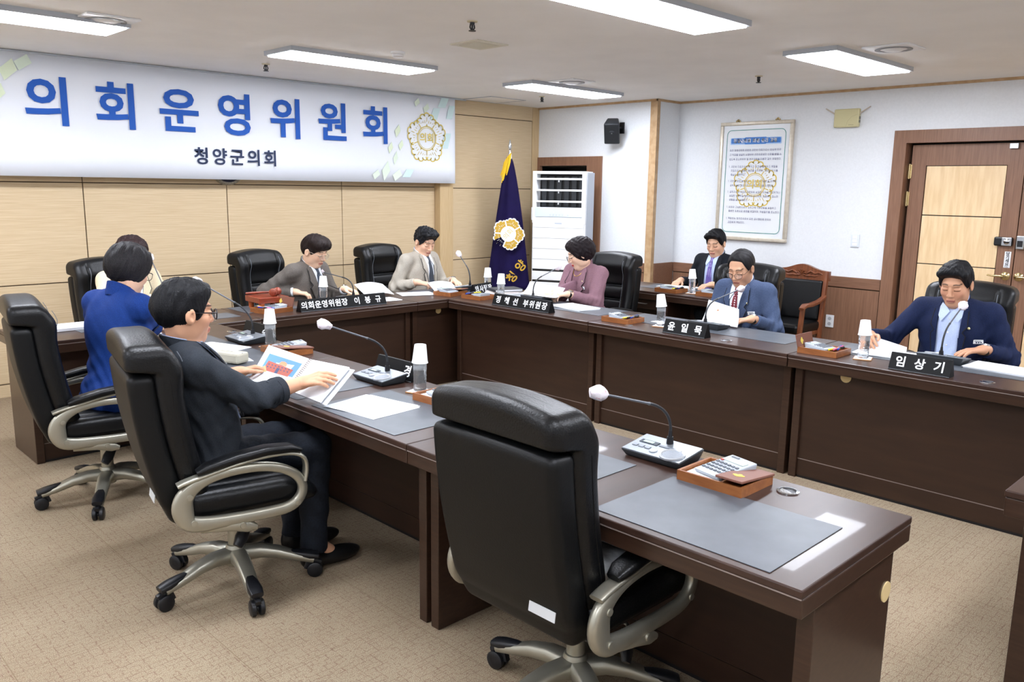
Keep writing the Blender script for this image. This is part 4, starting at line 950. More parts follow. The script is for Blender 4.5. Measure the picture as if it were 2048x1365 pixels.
# desk pads
def pad(label, x0, y0, x1, y1):
    o = thing('desk_pad', label, 'desk pad', ((x0+x1)/2,(y0+y1)/2,TZ), 0, 'slate grey desk pads')
    MB().b2((-(x1-x0)/2,-(y1-y0)/2,0.0002),((x1-x0)/2,(y1-y0)/2,0.0024),0.0008).ob('sheet', m_pad, o)
pad('large bare slate desk pad at the near table end',1.765,0.895,2.165,1.452)
pad('slate desk pad half hidden behind the empty chair',1.765,1.60,2.165,2.17)
pad('slate desk pad under the loose white papers',1.765,2.41,2.165,2.99)
pad('slate desk pad under the open spiral report',1.765,3.11,2.165,3.60)
pad('slate desk pad beside the pencil case',1.765,3.66,2.165,4.32)
pad('slate desk pad before the woman in blue',1.765,4.44,2.165,5.02)
pad('slate desk pad before the person in cream',1.62,5.40,2.22,5.80)
pad('slate desk pad by the left back-row mic stand',2.27,5.40,2.66,5.62)
pad('slate desk pad under the gavel block',2.76,5.50,3.20,5.83)
pad('slate desk pad before the chairing man',3.35,5.46,3.95,5.82)
pad('slate desk pad before the man in the light grey suit',4.42,5.48,5.0,5.82)
pad('slate desk pad before the woman in mauve',4.63,3.82,4.99,4.60)
pad('slate desk pad left of the man with the red tie',4.63,3.28,4.99,3.68)
pad('slate desk pad under the hands of the red-tie man',4.63,2.36,4.99,2.98)
pad('slate desk pad left of the man in navy',4.63,1.72,4.99,2.10)
pad('slate desk pad right of the man in navy',4.63,0.80,4.99,1.55)
pad('slate desk pad on the second-row desk',6.36,4.05,6.73,4.78)
# microphones: local +y looks away from the sitter
def mic(label, x, y, deg, head, first=[None]):
    t = thing('gooseneck_microphone', label, 'microphone', (x,y,TZ), math.radians(deg), 'conference microphones')
    b = bmesh.new()
    pr = [(-0.115,-0.065,0.0),(0.115,-0.065,0.0),(0.115,0.075,0.0),(-0.115,0.075,0.0)]
    tp = [(-0.122,-0.072,0.024),(0.122,-0.072,0.024),(0.122,0.078,0.045),(-0.122,0.078,0.045)]
    v1 = [b.verts.new((p[0]*0.92,p[1]*0.92,0.0005)) for p in pr]; v2 = [b.verts.new(p) for p in tp]
    b.faces.new(v1[::-1]); b.faces.new(v2)
    for i in range(4): b.faces.new((v1[i],v1[(i+1)%4],v2[(i+1)%4],v2[i]))
    bmesh.ops.bevel(b, geom=list(b.edges), offset=0.004, segments=2, affect='EDGES', profile=0.5)
    MB().bm(b).ob('base', m_micgrey, t)
    sl = math.atan2(0.021,0.15); R = Matrix.Rotation(sl,3,'X'); TM = Matrix.Translation((0,0.003,0.0345)) @ R.to_4x4()
    plate = put(MB().box((0,0,0.001),(0.236,0.144,0.004),0.0015),TM).ob('top_plate', m_micplate, t)
    g_ = put(MB().lathe([(0.044,0.002),(0.044,0.008),(0.038,0.010),(0.034,0.007)],28,(0.066,-0.034,0),None,capt=False),TM).ob('grille_ring', mat('ring_silver','#c4c9ce',0.3,0.6), t)
    put(MB().lathe([(0.0001,0.0075),(0.035,0.0072)],28,(0.066,-0.034,0),None,capb=False,capt=False),TM).ob('speaker_grille', mat('grille_grey','#9aa0a8',0.5,0.3,bump=0.5,ns=300), g_)
    put(MB().box((-0.06,0.012,0.0045),(0.075,0.024,0.003),0.001),TM).ob('display', mat('mic_display','#39424c',0.25), plate)
    put(MB().box((-0.063,0.012,0.0062),(0.042,0.015,0.001),0),TM).ob('display_window', mat('mic_lcd','#9fb2a2',0.3), plate)
    put(MB().box((0.022,0.008,0.0045),(0.075,0.012,0.002),0.0005),TM).ob('label_strip', mat('mic_strip','#5d6670',0.4), plate)
    for k in range(3): put(MB().box((-0.092+0.026*k,-0.028,0.0045),(0.020,0.016,0.003),0.001),TM).ob('button', mat('mic_button','#7d848c',0.4), plate)
    put(MB().lathe([(0.0,0.003),(0.014,0.003),(0.014,0.007),(0.011,0.008)],20,(-0.008,-0.040,0)),TM).ob('talk_button', mat('mic_button_light','#a7adb4',0.35), plate)
    h = Vector(head)-Vector((x,y,TZ)); h = Matrix.Rotation(-math.radians(deg),3,'Z') @ h
    s0 = Vector((0.0,0.048,0.040))
    MB().cyl(s0,s0+Vector((0,0,0.028)),0.013,0.011,14).cyl(s0+Vector((0,0,0.026)),s0+Vector((0,0,0.05)),0.008,0.006,12).ob('neck_socket', m_black, t)
    d = h-(s0+Vector((0,0,0.10))); a = s0+Vector((0,0,0.045)); k1 = s0+Vector((0,0,0.105)); 
    pts = []
    c1 = a+Vector((0,0,0.085)); end = h; 
    for i in range(15):
        u = i/14; p = a*(1-u)**2+c1*(2*u*(1-u))+(a+Vector((0,0,0.085))+(h-c1)*0.32)*u*u; pts.append(p)
    last = pts[-1]
    MB().tube(pts,0.0052,8).ob('gooseneck', mat('neck_black','#2a2d31',0.4), t)
    MB().tube([last,last+(h-last)*0.05,h-(h-last).normalized()*0.02],[0.0065,0.0042,0.0040],8).ob('mic_stem', mat('stem_grey','#6c7076',0.35,0.6), t)
    dr_ = (h-last).normalized(); q = dr_.to_track_quat('Z','Y').to_matrix()
    pf_ = [(0.007,-0.034),(0.014,-0.026),(0.022,-0.008),(0.025,0.008),(0.021,0.026),(0.010,0.036),(0.0005,0.038)]
    cov = MB().lathe(pf_,18,h,q)
    cov.v = [tuple(Vector(v)+Vector((math.sin(v[0]*310+v[2]*170),math.sin(v[1]*290+v[0]*150),math.sin(v[2]*330+v[1]*210)))*0.0028) for v in cov.v]
    cov.ob('foam_cover', m_cover, t, smooth=3.1)
mic('silver gooseneck microphone standing alone beside the calculator tray',2.29,1.59,-90,(2.03,1.66,1.00))
mic('gooseneck microphone in front of the spiral report',2.238,3.17,-90,(2.02,3.28,1.02))
mic('gooseneck microphone before the woman in blue by the pencil case',2.235,4.50,-90,(2.05,4.68,1.09))
mic('gooseneck microphone before the person in cream at the left',2.20,5.55,180,(2.27,5.94,1.13))
mic('gooseneck microphone at the mouth of the man in grey',3.70,5.62,178,(3.67,6.00,0.945))
mic('gooseneck microphone right of the man in the light grey suit',4.90,5.58,180,(4.94,5.73,1.05))
mic('gooseneck microphone before the woman in mauve',4.86,4.66,90,(5.10,4.66,1.00))
mic('gooseneck microphone before the man with the red tie',4.80,3.00,90,(5.14,2.98,0.98))
mic('gooseneck microphone before the man in navy',4.83,1.53,90,(5.05,1.53,1.03))
# water bottles with upturned cups
def bottle(label, x, y, tilt=0.0, base=TZ, co=True, colabel=None):
    z = base
    if co:
        o = thing('coaster', colabel, 'coaster', (x,y,base), 0.3, 'square wooden coasters')
        MB().b2((-0.048,-0.048,0.0003),(0.048,0.048,0.006),0.002).ob('board', m_coast, o); z = base+0.0061
        MB().b2((-0.044,-0.044,0.006),(0.044,0.044,0.0068)).ob('white_face', m_cup, o); z = base+0.0069
    t = thing('water_bottle', label, 'bottle', (x,y,z), 0, 'clear water bottles')
    prof = [(0.024,0.0),(0.029,0.004),(0.0300,0.02),(0.0285,0.025),(0.0300,0.03),(0.0285,0.045),(0.0300,0.05),(0.0285,0.065),(0.0300,0.07),(0.0285,0.085),(0.0300,0.09),(0.029,0.105),(0.0300,0.115),(0.029,0.128),(0.022,0.142),(0.0135,0.152),(0.0135,0.165)]
    MB().lathe(prof,24).ob('bottle_body', m_water, t, smooth=1.2)
    MB().lathe([(0.0305,0.098),(0.0308,0.1),(0.0308,0.122),(0.0305,0.124)],24,capb=False,capt=False).ob('clear_label', mat('bottle_film','#dfe6ea',0.3,alpha=0.25), t)
    MB().lathe([(0.0150,0.158),(0.0150,0.176),(0.0130,0.178)],20).ob('cap', m_whitepl, t)
    c = thing('paper_cup', label.replace('clear water bottle','upturned white paper cup on the bottle'), 'cup', (x,y,z+0.128), 0, 'upturned paper cups')
    R = Euler((tilt,tilt*0.6,0)).to_matrix()
    MB().lathe([(0.0358,0.0),(0.0372,0.002),(0.0360,0.004),(0.0340,0.012),(0.0262,0.082),(0.0255,0.083),(0.0250,0.079),(0.0001,0.079)],28,(0,0,0),R,capb=False,capt=False).ob('cup_wall', m_cup, c, smooth=0.9)
    return t
bottle('clear water bottle behind the empty chair',2.25,2.875,0.03,co=True,colabel='coaster under the bottle behind the empty chair')
bottle('clear water bottle beside the second calculator tray',2.27,4.265,0.0,co=True,colabel='coaster beside the second calculator tray')
bottle('clear water bottle between the blue jacket and the charcoal head',1.97,5.10,0.04,co=True,colabel='coaster before the woman in blue')
bottle('clear water bottle before the chairing man',3.43,5.58,0.0,co=True,colabel='coaster behind the long nameplate of the chair')
bottle('clear water bottle near the flag',4.965,5.37,0.0,co=False)
bottle('clear water bottle at the corner beside the mauve nameplate',4.66,4.88,0.02,co=True,colabel='coaster at the corner beside the mauve nameplate')
bottle('clear water bottle left of the red-tie man',4.60,3.25,-0.09,co=True,colabel='coaster left of the red-tie man')
bottle('clear water bottle left of the man in navy',4.56,1.86,-0.03,co=True,colabel='coaster left of the man in navy')
bottle('clear water bottle on the second-row desk',6.31,4.14,-0.05,co=True,colabel='coaster on the second-row desk')
# nameplates: triangular prism, lettering on both faces
def nameplate(label, x, y, deg, L, words, sz=0.055, both=False, pos=None):
    t = thing('nameplate', label, 'nameplate', (x,y,TZ), math.radians(deg), 'black nameplates')
    h,w = 0.088,0.075
    M = Matrix.Translation((-L/2,0,0)) @ Matrix(((0,0,1,0),(1,0,0,0),(0,1,0,0),(0,0,0,1)))
    MB().prism([(-w/2,0.0004),(w/2,0.0004),(0.006,h),(-0.006,h)],0,L,M).ob('prism', m_name, t, smooth=None)
    sl = math.atan2(w/2-0.006,h); up = Vector((0,math.sin(sl),math.cos(sl))); c = Vector((0,-(w/4+0.0035),h*0.49))
    for k,(ch,px) in enumerate(words):
        text_ob('lettering', ch, sz, m_letter, t, frame((px,c.y-0.0006,c.z),(1,0,0),up), bold=sz*0.022, ext=0.0007)
    MB().b2((-L/2,-w/2-0.0006,0.004),(L/2,-w/2+0.001,0.0052)).ob('bottom_line', mat('plate_line','#9aa0a6',0.4), t)
nameplate('long black nameplate of the chairing man, white lettering',3.44,5.325,-1.5,0.74,[(c,-0.335+0.056*i) for i,c in enumerate('의회운영위원장')]+[('이',0.11),('봉',0.205),('규',0.30)],0.058)
nameplate('small black nameplate before the man in the light grey suit',4.84,5.31,12,0.27,[(c,-0.095+0.063*i) for i,c in enumerate('의사팀장')],0.062)
nameplate('long black nameplate before the woman in mauve',4.47,4.44,-90,0.61,[('정',-0.245),('혜',-0.150),('선',-0.055),('부',0.055),('위',0.120),('원',0.185),('장',0.250)],0.060)
nameplate('black nameplate before the man with the red tie',4.45,2.945,-90,0.315,[('윤',-0.100),('일',0.0),('묵',0.100)],0.060)
nameplate('black nameplate before the man in navy',4.44,1.51,-90,0.30,[('임',-0.095),('상',0.0),('기',0.095)],0.060)
nameplate('black nameplate seen from behind, beyond the middle microphone',2.362,3.19,-90,0.30,[('경',0.105)],0.060)
nameplate('black nameplate seen from behind, beyond the far near-row microphone',2.362,4.575,-90,0.30,[('숙',0.105)],0.060)
# desk organisers with calculator, memo pad and pens
def calculator(label, M, fine=False):
    t = thing('calculator', label, 'calculator', (0,0,0), 0, 'desk calculators'); t.matrix_world = M
    pr = [(-0.055,-0.085,0.0),(0.055,-0.085,0.0),(0.055,0.085,0.0),(-0.055,0.085,0.0)]; b = bmesh.new()
    v1 = [b.verts.new((p[0]*0.95,p[1]*0.95,0.0)) for p in pr]; v2 = [b.verts.new((p[0],p[1],0.012 if p[1] < 0 else 0.030)) for p in pr]
    b.faces.new(v1[::-1]); b.faces.new(v2)
    for i in range(4): b.faces.new((v1[i],v1[(i+1)%4],v2[(i+1)%4],v2[i]))
    bmesh.ops.bevel(b, geom=list(b.edges), offset=0.004, segments=2, affect='EDGES', profile=0.5); MB().bm(b).ob('case', m_calc, t)
    sl = math.atan2(0.018,0.17); K = Matrix.Translation((0,0,0.021)) @ Matrix.Rotation(sl,4,'X')
    put(MB().box((0.0,0.045,0.001),(0.085,0.026,0.003),0.001),K).ob('lcd', m_lcd, t)
    put(MB().box((-0.025,0.070,0.001),(0.03,0.008,0.002)),K).ob('maker_plate', m_key, t)
    if fine:
        km = None
        for r in range(4):
            for c in range(6):
                o = link('key', km, None, t, smooth=None) if km else put(MB().box((0,0,0),(0.0115,0.0095,0.005),0.002),Matrix.Identity(4)).ob('key', m_key, t)
                km = o.data; o.matrix_local = K @ Matrix.Translation((-0.042+0.0168*c,0.012-0.0205*r-0.004,0.002))
        put(MB().box((-0.042,0.027,0.002),(0.011,0.006,0.004),0.001),K).ob('red_key', m_keyr, t)
    else:
        b = MB()
        for r in range(4):
            for c in range(6): b.box((-0.042+0.0168*c,0.010-0.0205*r,0.002),(0.0115,0.0105,0.004))
        put(b,K).ob('keypad', m_key, t, smooth=None)
def organiser(lab, x, y, deg, lid='flat', fine=False, calc=True, base=TZ, pens=True):
    t = thing('desk_organiser', 'honey wood organiser tray '+lab, 'tray', (x,y,base), math.radians(deg), 'honey wood organiser trays')
    W,D,H = 0.23,0.19,0.034
    MB().b2((-W/2,-D/2,0.0004),(W/2,D/2,0.006)).b2((-W/2,-D/2,0.006),(W/2,-D/2+0.008,H)).b2((-W/2,D/2-0.008,0.006),(W/2,D/2,H)).b2((-W/2,-D/2+0.008,0.006),(-W/2+0.008,D/2-0.008,H)).b2((W/2-0.008,-D/2+0.008,0.006),(W/2,D/2-0.008,H)).b2((W/2-0.085,-D/2+0.008,0.006),(W/2-0.079,D/2-0.008,H-0.006)).ob('tray_body', m_acorn, t, smooth=0.3)
    RM_ = Matrix.Translation((x,y,base)) @ Matrix.Rotation(math.radians(deg),4,'Z')
    if lid == 'flat':
        Ml = Matrix.Translation((W/2-0.043,0,H+0.008)) @ Matrix.Rotation(math.radians(-6),4,'X')
        lo = put(MB().box((0,0,0.0),(0.092,D+0.012,0.008),0.002),Ml).ob('lid', m_lid, t)
    elif lid == 'up':
        Ml = Matrix.Translation((-W/2-0.006,0,H+0.028)) @ Matrix.Rotation(math.radians(-14),4,'Y') @ Matrix.Rotation(PI/2,4,'Y')
        lo = put(MB().box((0,0,0.0),(0.078,D,0.007),0.002),Ml).ob('lid', m_lid, t)
    else: lo = None
    if lo: 
        e = MB()
        for dx,dy,r in ((0,0,0.012),(0.012,0.004,0.008),(-0.012,0.004,0.008),(0.0,0.014,0.007)): e.lathe([(0.0001,0.0012),(r,0.001),(r,0.0)],12,(dx,-0.045+dy,0.0042),None,capb=False,capt=False)
        put(e,Ml).ob('gold_mark', m_gold, lo)
    mo = thing('memo_pad','white memo pad in the organiser tray '+lab,'memo pad',(0,0,0),0,'memo pads'); mo.matrix_world = RM_ @ Matrix.Translation((-0.035,0,0.0062))
    MB().b2((-0.066,-0.080,0.0),(0.066,0.080,0.018)).ob('sheets', m_paper, mo, smooth=None); MB().b2((-0.066,0.076,0.018),(0.066,0.080,0.0185)).ob('glue_edge', m_paleline, mo, smooth=None)
    if lid == 'flat':
        calculator('grey calculator on the memo pad in the tray '+lab, RM_ @ Matrix.Translation((-0.012,0.022,0.0255)) @ Matrix.Rotation(math.radians(-14),4,'Z'), fine)
    elif calc:
        calculator('grey calculator on the memo pad in the tray '+lab, RM_ @ Matrix.Translation((-0.025,0.005,0.0255)) @ Matrix.Rotation(math.radians(80),4,'Z') @ Matrix.Scale(0.88,4), False)
    if pens and lid != 'flat':
        for k,(m,dy) in enumerate(((m_yel,-0.012),(m_pink if lid == 'up' else m_black,0.014),(m_penb,0.03))):
            nm = ['yellow highlighter','pink marker' if lid == 'up' else 'black pen','blue pen'][k]
            p = thing('pen', nm+' in the tray '+lab, 'pen', (0,0,0), 0, 'pens in the organiser trays'); p.matrix_world = RM_ @ Matrix.Translation((0.075,dy,H+0.006)) @ Matrix.Rotation(0.25*k-0.2,4,'Z')
            MB().cyl((0,-0.065,0),(0,0.03,0),0.0055,seg=10).ob('barrel', m, p); MB().cyl((0,0.03,0),(0,0.07,0),0.0062,seg=10).ob('pen_cap', m_black if k == 0 else m, p)
organiser('by the solitary silver microphone',2.245,1.315,-90,'flat',True)
organiser('behind the empty chair top',2.235,2.67,-88,'flat')
organiser('beyond the spiral report',2.255,4.06,-90,'flat')
organiser('beside the gavel block',2.93,5.47,190,'up')
organiser('in front of the light grey suit',4.57,5.41,10,'flat',calc=False)
organiser('at the inner corner of the tables',4.60,5.08,90,None)
organiser('right of the woman in mauve',4.57,3.55,-90,None)
organiser('left of the man in navy',4.55,2.08,-90,'up')
organiser('on the second-row desk, left one',6.28,4.34,-90,None)
organiser('on the second-row desk, right one',6.32,3.93,-90,None)
# grommets
gr = None
for x,y,lab in ((2.30,1.93,'oval desk grommet behind the empty chair'),(2.315,1.135,'oval desk grommet right of the calculator tray'),(2.33,4.86,'oval desk grommet left of the far near-row microphone'),(4.455,1.20,'oval desk grommet right of the navy nameplate'),(4.46,2.66,'oval desk grommet right of the red-tie nameplate'),(2.42,5.36,'oval desk grommet at the left back corner'),(4.45,3.40,'oval desk grommet by the tray right of the woman in mauve')):
    if gr is None:
        gr = thing('cable_grommet', lab, 'grommet', (x,y,TZ), 0, 'oval desk grommets')
        o = MB().lathe([(0.034,0.0003),(0.034,0.004),(0.026,0.005),(0.026,0.0006)],24,capb=False,capt=False); o.ob('ring', m_chrome, gr)
        MB().lathe([(0.0001,0.0012),(0.026,0.001)],24,capb=False,capt=False).ob('well', m_black, gr)
        MB().prism([(0.024*math.cos(a),0.024*math.sin(a)) for a in np.linspace(0.5,3.6,12)],0.0012,0.0035).ob('cover', m_chrome, gr)
    else: dup(gr, (x,y,TZ), 0.7, lab)
# papers
def sheets(label, x, y, w, h, deg, n=2, base=TZ+0.0025, cat='paper', th=0.0012, seed=0, m=None):
    t = thing('document', label, 'document', (x,y,base), math.radians(deg), 'white documents on the tables'); r = random.Random(seed+len(label))
    for k in range(n):
        a = r.uniform(-0.05,0.05); b = MB().box((r.uniform(-0.008,0.008),r.uniform(-0.008,0.008),th*(k+0.5)+0.0002),(w,h,th*0.98),0,Matrix.Rotation(a,3,'Z')); b.ob('page', m or m_paper, t, smooth=None)
    return t
def curl(label, corners, lift=0.03, th=0.0012, cat='document', name='document', m=None, n=10, axis_=0):
    """sheet spanning four 3D corners (a,b,c,d ccw), bowed upwards"""
    a,b,c,d = [Vector(p) for p in corners]; o = thing(name, label, cat, tuple(a), 0, 'white documents on the tables'); N = (b-a).cross(d-a).normalized(); vs=[];fs=[]
    for s in (0,1):
        for j in range(n+1):
            for i in range(n+1):
                u,v = i/n,j/n; p = (a*(1-u)+b*u)*(1-v)+(d*(1-u)+c*u)*v; p = p+N*(lift*math.sin(PI*(u if axis_==0 else v)))-N*(th*s); vs.append(p-a)
    W=n+1;T=W*W
    for j in range(n):
        for i in range(n): q=j*W+i; fs += [(q,q+1,q+W+1,q+W),(T+q,T+q+W,T+q+W+1,T+q+1)]
    for i in range(n):
        for q,r_ in ((i,i+1),(n*W+i+1,n*W+i),((i+1)*W,i*W),(i*W+n,(i+1)*W+n)): fs.append((r_,q,T+q,T+r_))
    MB().add(vs,fs).ob('page', m or m_paper, o, smooth=3.1); return o
sheets('two loose white papers on the pad left of the empty chair',1.935,2.80,0.25,0.30,8,3)
sheets('printed sheets left of the pencil case',2.02,4.42,0.21,0.30,20,3,seed=2)
sheets('sheets under the pencil case',1.93,4.12,0.21,0.30,-12,3,seed=5)
sheets('grey document folder before the person in cream',1.66,5.62,0.30,0.21,3,3,th=0.006)
sheets('wide white papers before the chairing man',3.90,5.50,0.30,0.21,-8,2)
sheets('white paper left of the brown organiser lid',4.36,5.62,0.30,0.21,-20,2)
sheets('white sheets right of the light grey suit',5.05,5.72,0.26,0.21,0,2,seed=9)
sheets('thick report under the arms of the woman in mauve',4.80,4.20,0.21,0.34,-6,3,th=0.004)
sheets('paper near the mauve microphone',4.93,4.90,0.21,0.30,12,2,seed=4)
sheets('report beside the bottle of the red-tie man',4.80,3.26,0.21,0.28,-4,2,seed=8)
sheets('open report under the right hand of the man in navy',4.78,1.82,0.21,0.30,4,3,th=0.003)
sheets('open report under the left hand of the man in navy',4.83,1.225,0.22,0.34,-5,3,th=0.003,seed=3)
sheets('papers on the second-row desk before the purple tie',6.62,4.50,0.21,0.34,6,3)
curl('lifted sheet held by the chairing man',[(3.83,5.60,0.775),(4.09,5.56,0.765),(4.13,5.78,0.83),(3.87,5.82,0.84)],0.02)
curl('lifted page under the pen of the man in the light grey suit',[(4.53,5.56,0.75),(4.77,5.53,0.748),(4.84,5.72,0.80),(4.60,5.76,0.81)],0.015)
curl('large curved page held by the woman in mauve',[(4.80,4.44,0.795),(4.80,4.82,0.792),(5.02,4.90,0.87),(5.02,4.50,0.85)],0.03,axis_=1)
curl('raised report page before the man with the red tie',[(4.89,2.84,0.755),(4.89,3.12,0.757),(5.00,3.14,0.90),(5.00,2.90,0.86)],0.012,axis_=1)
curl('page being turned by the man in navy',[(4.70,1.69,0.752),(4.70,1.95,0.754),(4.92,2.00,0.82),(4.92,1.76,0.775)],0.03,axis_=1)
# notebook stack in front of the flag
nb = thing('document_stack','stack of files near the flag on the corner table','documents',(4.86,5.05,TZ),math.radians(-12))
for k in range(4): MB().box((0.004*(k%2),0.003*k,0.006+0.011*k),(0.26-0.01*k,0.22,0.010),0.001,Matrix.Rotation(0.05*k,3,'Z')).ob('file', [m_paper,mat('grey_file','#b9bcc0',0.6),m_paper,mat('pinkish_file','#e5dcd8',0.6)][k], nb, smooth=None)
nk = thing('notebook','black covered notebook lying on the stack of files','notebook',(4.88,5.06,TZ+0.046),math.radians(-20))
MB().b2((-0.125,-0.09,0.003),(0.122,0.09,0.019)).ob('pages', m_paper, nk, smooth=None)
MB().b2((-0.13,-0.095,0.0),(0.125,0.095,0.003)).b2((-0.13,-0.095,0.019),(0.125,0.095,0.022)).b2((-0.13,-0.095,0.003),(-0.127,0.095,0.019)).ob('cover', mat('charcoal_cover','#33353a',0.5), nk, smooth=0.4)
# gavel and block
gb = thing('gavel_block','reddish wooden gavel block on four short feet','gavel block',(3.0,5.665,TZ+0.0026),math.radians(-2))
m_mahog = mat('mahogany','#7a2f1c',0.3,col2='#8f3d24',nscale=(3,20,20),ns=3,coat=0.3); m_orange = mat('orange_wood','#b0562a',0.35)
MB().b2((-0.118,-0.118,0.048),(0.118,0.118,0.09),0.004).ob('block', m_mahog, gb)
for sx in (-1,1):
    for sy in (-1,1): MB().cyl((sx*0.085,sy*0.085,0.0),(sx*0.085,sy*0.085,0.048),0.018,0.022,12).ob('foot', m_orange, gb)
gv = thing('gavel','dark red wooden gavel resting on the block','gavel',(3.0,5.665,TZ+0.0926))
GA = Vector((0.05,-0.035,0.029)); ax = Vector((0.80,0.60,0)).normalized()
q = ax.to_track_quat('Z','Y').to_matrix()
MB().lathe([(0.0,-0.055),(0.022,-0.055),(0.029,-0.048),(0.029,-0.032),(0.024,-0.028),(0.028,-0.022),(0.024,-0.012),(0.024,0.012),(0.028,0.022),(0.024,0.028),(0.029,0.032),(0.029,0.048),(0.022,0.055),(0.0,0.055)],24,GA,q,capb=False,capt=False).ob('gavel_head', m_mahog, gv)
MB().tube([GA,GA+Vector((-0.05,0.05,-0.004)),GA+Vector((-0.12,0.12,-0.012)),GA+Vector((-0.16,0.15,-0.016))],[0.008,0.007,0.010,0.008],10).ob('gavel_handle', m_mahog, gv)
# pencil case
pc = thing('pencil_case','pale grey rounded pencil case lying on the papers','pencil case',(1.90,4.01,TZ+0.0062),math.radians(-70))
MB().box((0,0,0.028),(0.19,0.085,0.055),0.012).ob('case', mat('pale_case','#bdb9a8',0.5), pc)
MB().tube([(-0.09,0.0,0.054),(0,0.004,0.0565),(0.09,0.0,0.054)],0.003,6).ob('zip', m_steel, pc)
# spiral report held by the man in charcoal
sb = thing('spiral_report','open spiral bound report with red building photo on its left page','report',(0,0,0))
LTL,ST,SB,LBL = Vector((1.905,3.60,0.893)),Vector((1.902,3.21,0.884)),Vector((1.760,3.168,0.775)),Vector((1.728,3.475,0.752))
RTR,RBR = Vector((1.906,2.915,0.897)),Vector((1.752,2.90,0.774))
LBL.z = 0.762; 
def quad(mb,a,b,c,d,th=0.003):
    n = (b-a).cross(d-a).normalized()*th; mb.add([a,b,c,d,a-n,b-n,c-n,d-n],[(0,1,2,3),(7,6,5,4),(0,4,5,1),(1,5,6,2),(2,6,7,3),(3,7,4,0)])
b = MB(); quad(b,LBL,SB,ST,LTL,0.004); b.ob('left_page', m_paper, sb, smooth=None)
b = MB(); quad(b,SB,RBR,RTR,ST,0.006); rp = b.ob('right_page', m_paper, sb, smooth=None)
b = MB(); o_ = Vector((0.012,-0.010,-0.010)); quad(b,SB+o_,RBR+o_+Vector((0,-0.015,0)),RTR+o_+Vector((0,-0.012,0)),ST+o_,0.003); b.ob('lower_page', m_paper, sb, smooth=None)
for k in range(18):
    p = SB+(ST-SB)*((k+0.7)/18.5); nrm = Vector((-0.6,0,0.8)); b = MB()
    b.tube([p+Vector((0,0.010,0))+nrm*0.002,p+nrm*0.010,p+Vector((0,-0.010,0))+nrm*0.002],0.0016,5); b.ob('spiral_ring', m_paleline, sb)
nrm = (SB-LBL).cross(LTL-LBL).normalized()
def lp_(u,v,e=0.0012): return (LBL*(1-u)+SB*u)*(1-v)+(LTL*(1-u)+ST*u)*v+nrm*e
def pic(pts,nm,m,e): 
    b = MB(); P = [lp_(u,v,e) for u,v in pts]; Q = [lp_(u,v,e-0.0006) for u,v in pts]; n=len(pts); tr = tessellate_polygon([[Vector((u,v,0)) for u,v in pts]])
    F = []
    for t_ in tr:
        a,bb,c = [pts[i] for i in t_]; F.append(tuple(t_) if (bb[0]-a[0])*(c[1]-a[1])-(bb[1]-a[1])*(c[0]-a[0])>0 else tuple(t_)[::-1])
    b.add(P,F).ob(nm, m, sb, smooth=None)
pic([(0.13,0.26),(0.90,0.26),(0.90,0.80),(0.13,0.80)],'photo_sky',mat('photo_sky','#4a86d0',0.5),0.0010)
pic([(0.13,0.26),(0.90,0.26),(0.90,0.36),(0.13,0.36)],'photo_ground',mat('photo_ground','#cfd9e2',0.5),0.0014)
pic([(0.18,0.36),(0.80,0.34),(0.82,0.56),(0.20,0.62)],'photo_building',mat('photo_brick','#a3452f',0.5),0.0018)
pic([(0.45,0.60),(0.64,0.59),(0.62,0.68),(0.55,0.71),(0.48,0.69)],'photo_dome',mat('photo_dome','#c98a5a',0.5),0.0022)
pic([(0.47,0.35),(0.54,0.35),(0.54,0.50),(0.47,0.50)],'photo_door',mat('photo_door','#22305e',0.5),0.0022)
pic([(0.13,0.30),(0.30,0.33),(0.20,0.48),(0.13,0.42)],'photo_wall',mat('photo_wall','#b9a36a',0.5),0.0024)
for v,u1 in ((0.52,0.78),(0.45,0.78)):
    for k in range(7): pic([(0.24+0.08*k,v),(0.27+0.08*k,v),(0.27+0.08*k,v+0.03),(0.24+0.08*k,v+0.03)],'photo_window',mat('photo_door','#22305e',0.5),0.0024)
for v in (0.90,0.86): pic([(0.30,v),(0.62,v),(0.62,v+0.008),(0.30,v+0.008)],'text_line',mat('faint_ink','#a9b2bd',0.6),0.001)
# cushions on chair seats
def cushion(label, x, y, deg):
    o = thing('seat_cushion_pad', label, 'cushion', (x,y,0.514), math.radians(deg))
    b = MB().box((0,0,0.045),(0.42,0.44,0.09),0.035); b.ob('pad', mat('grey_cushion','#8d8f90',0.45,col2='#a5a7a8',ns=25,bump=0.4), o, smooth=1.3)
    MB().tube([(-0.2,-0.21,0.03),(0.2,-0.21,0.03),(0.2,0.21,0.03),(-0.2,0.21,0.03)],0.006,6,closed=True).ob('piping', mat('grey_piping','#75777a',0.5), o)
cushion('grey quilted cushion on the empty chair seat',1.89,1.60,0)
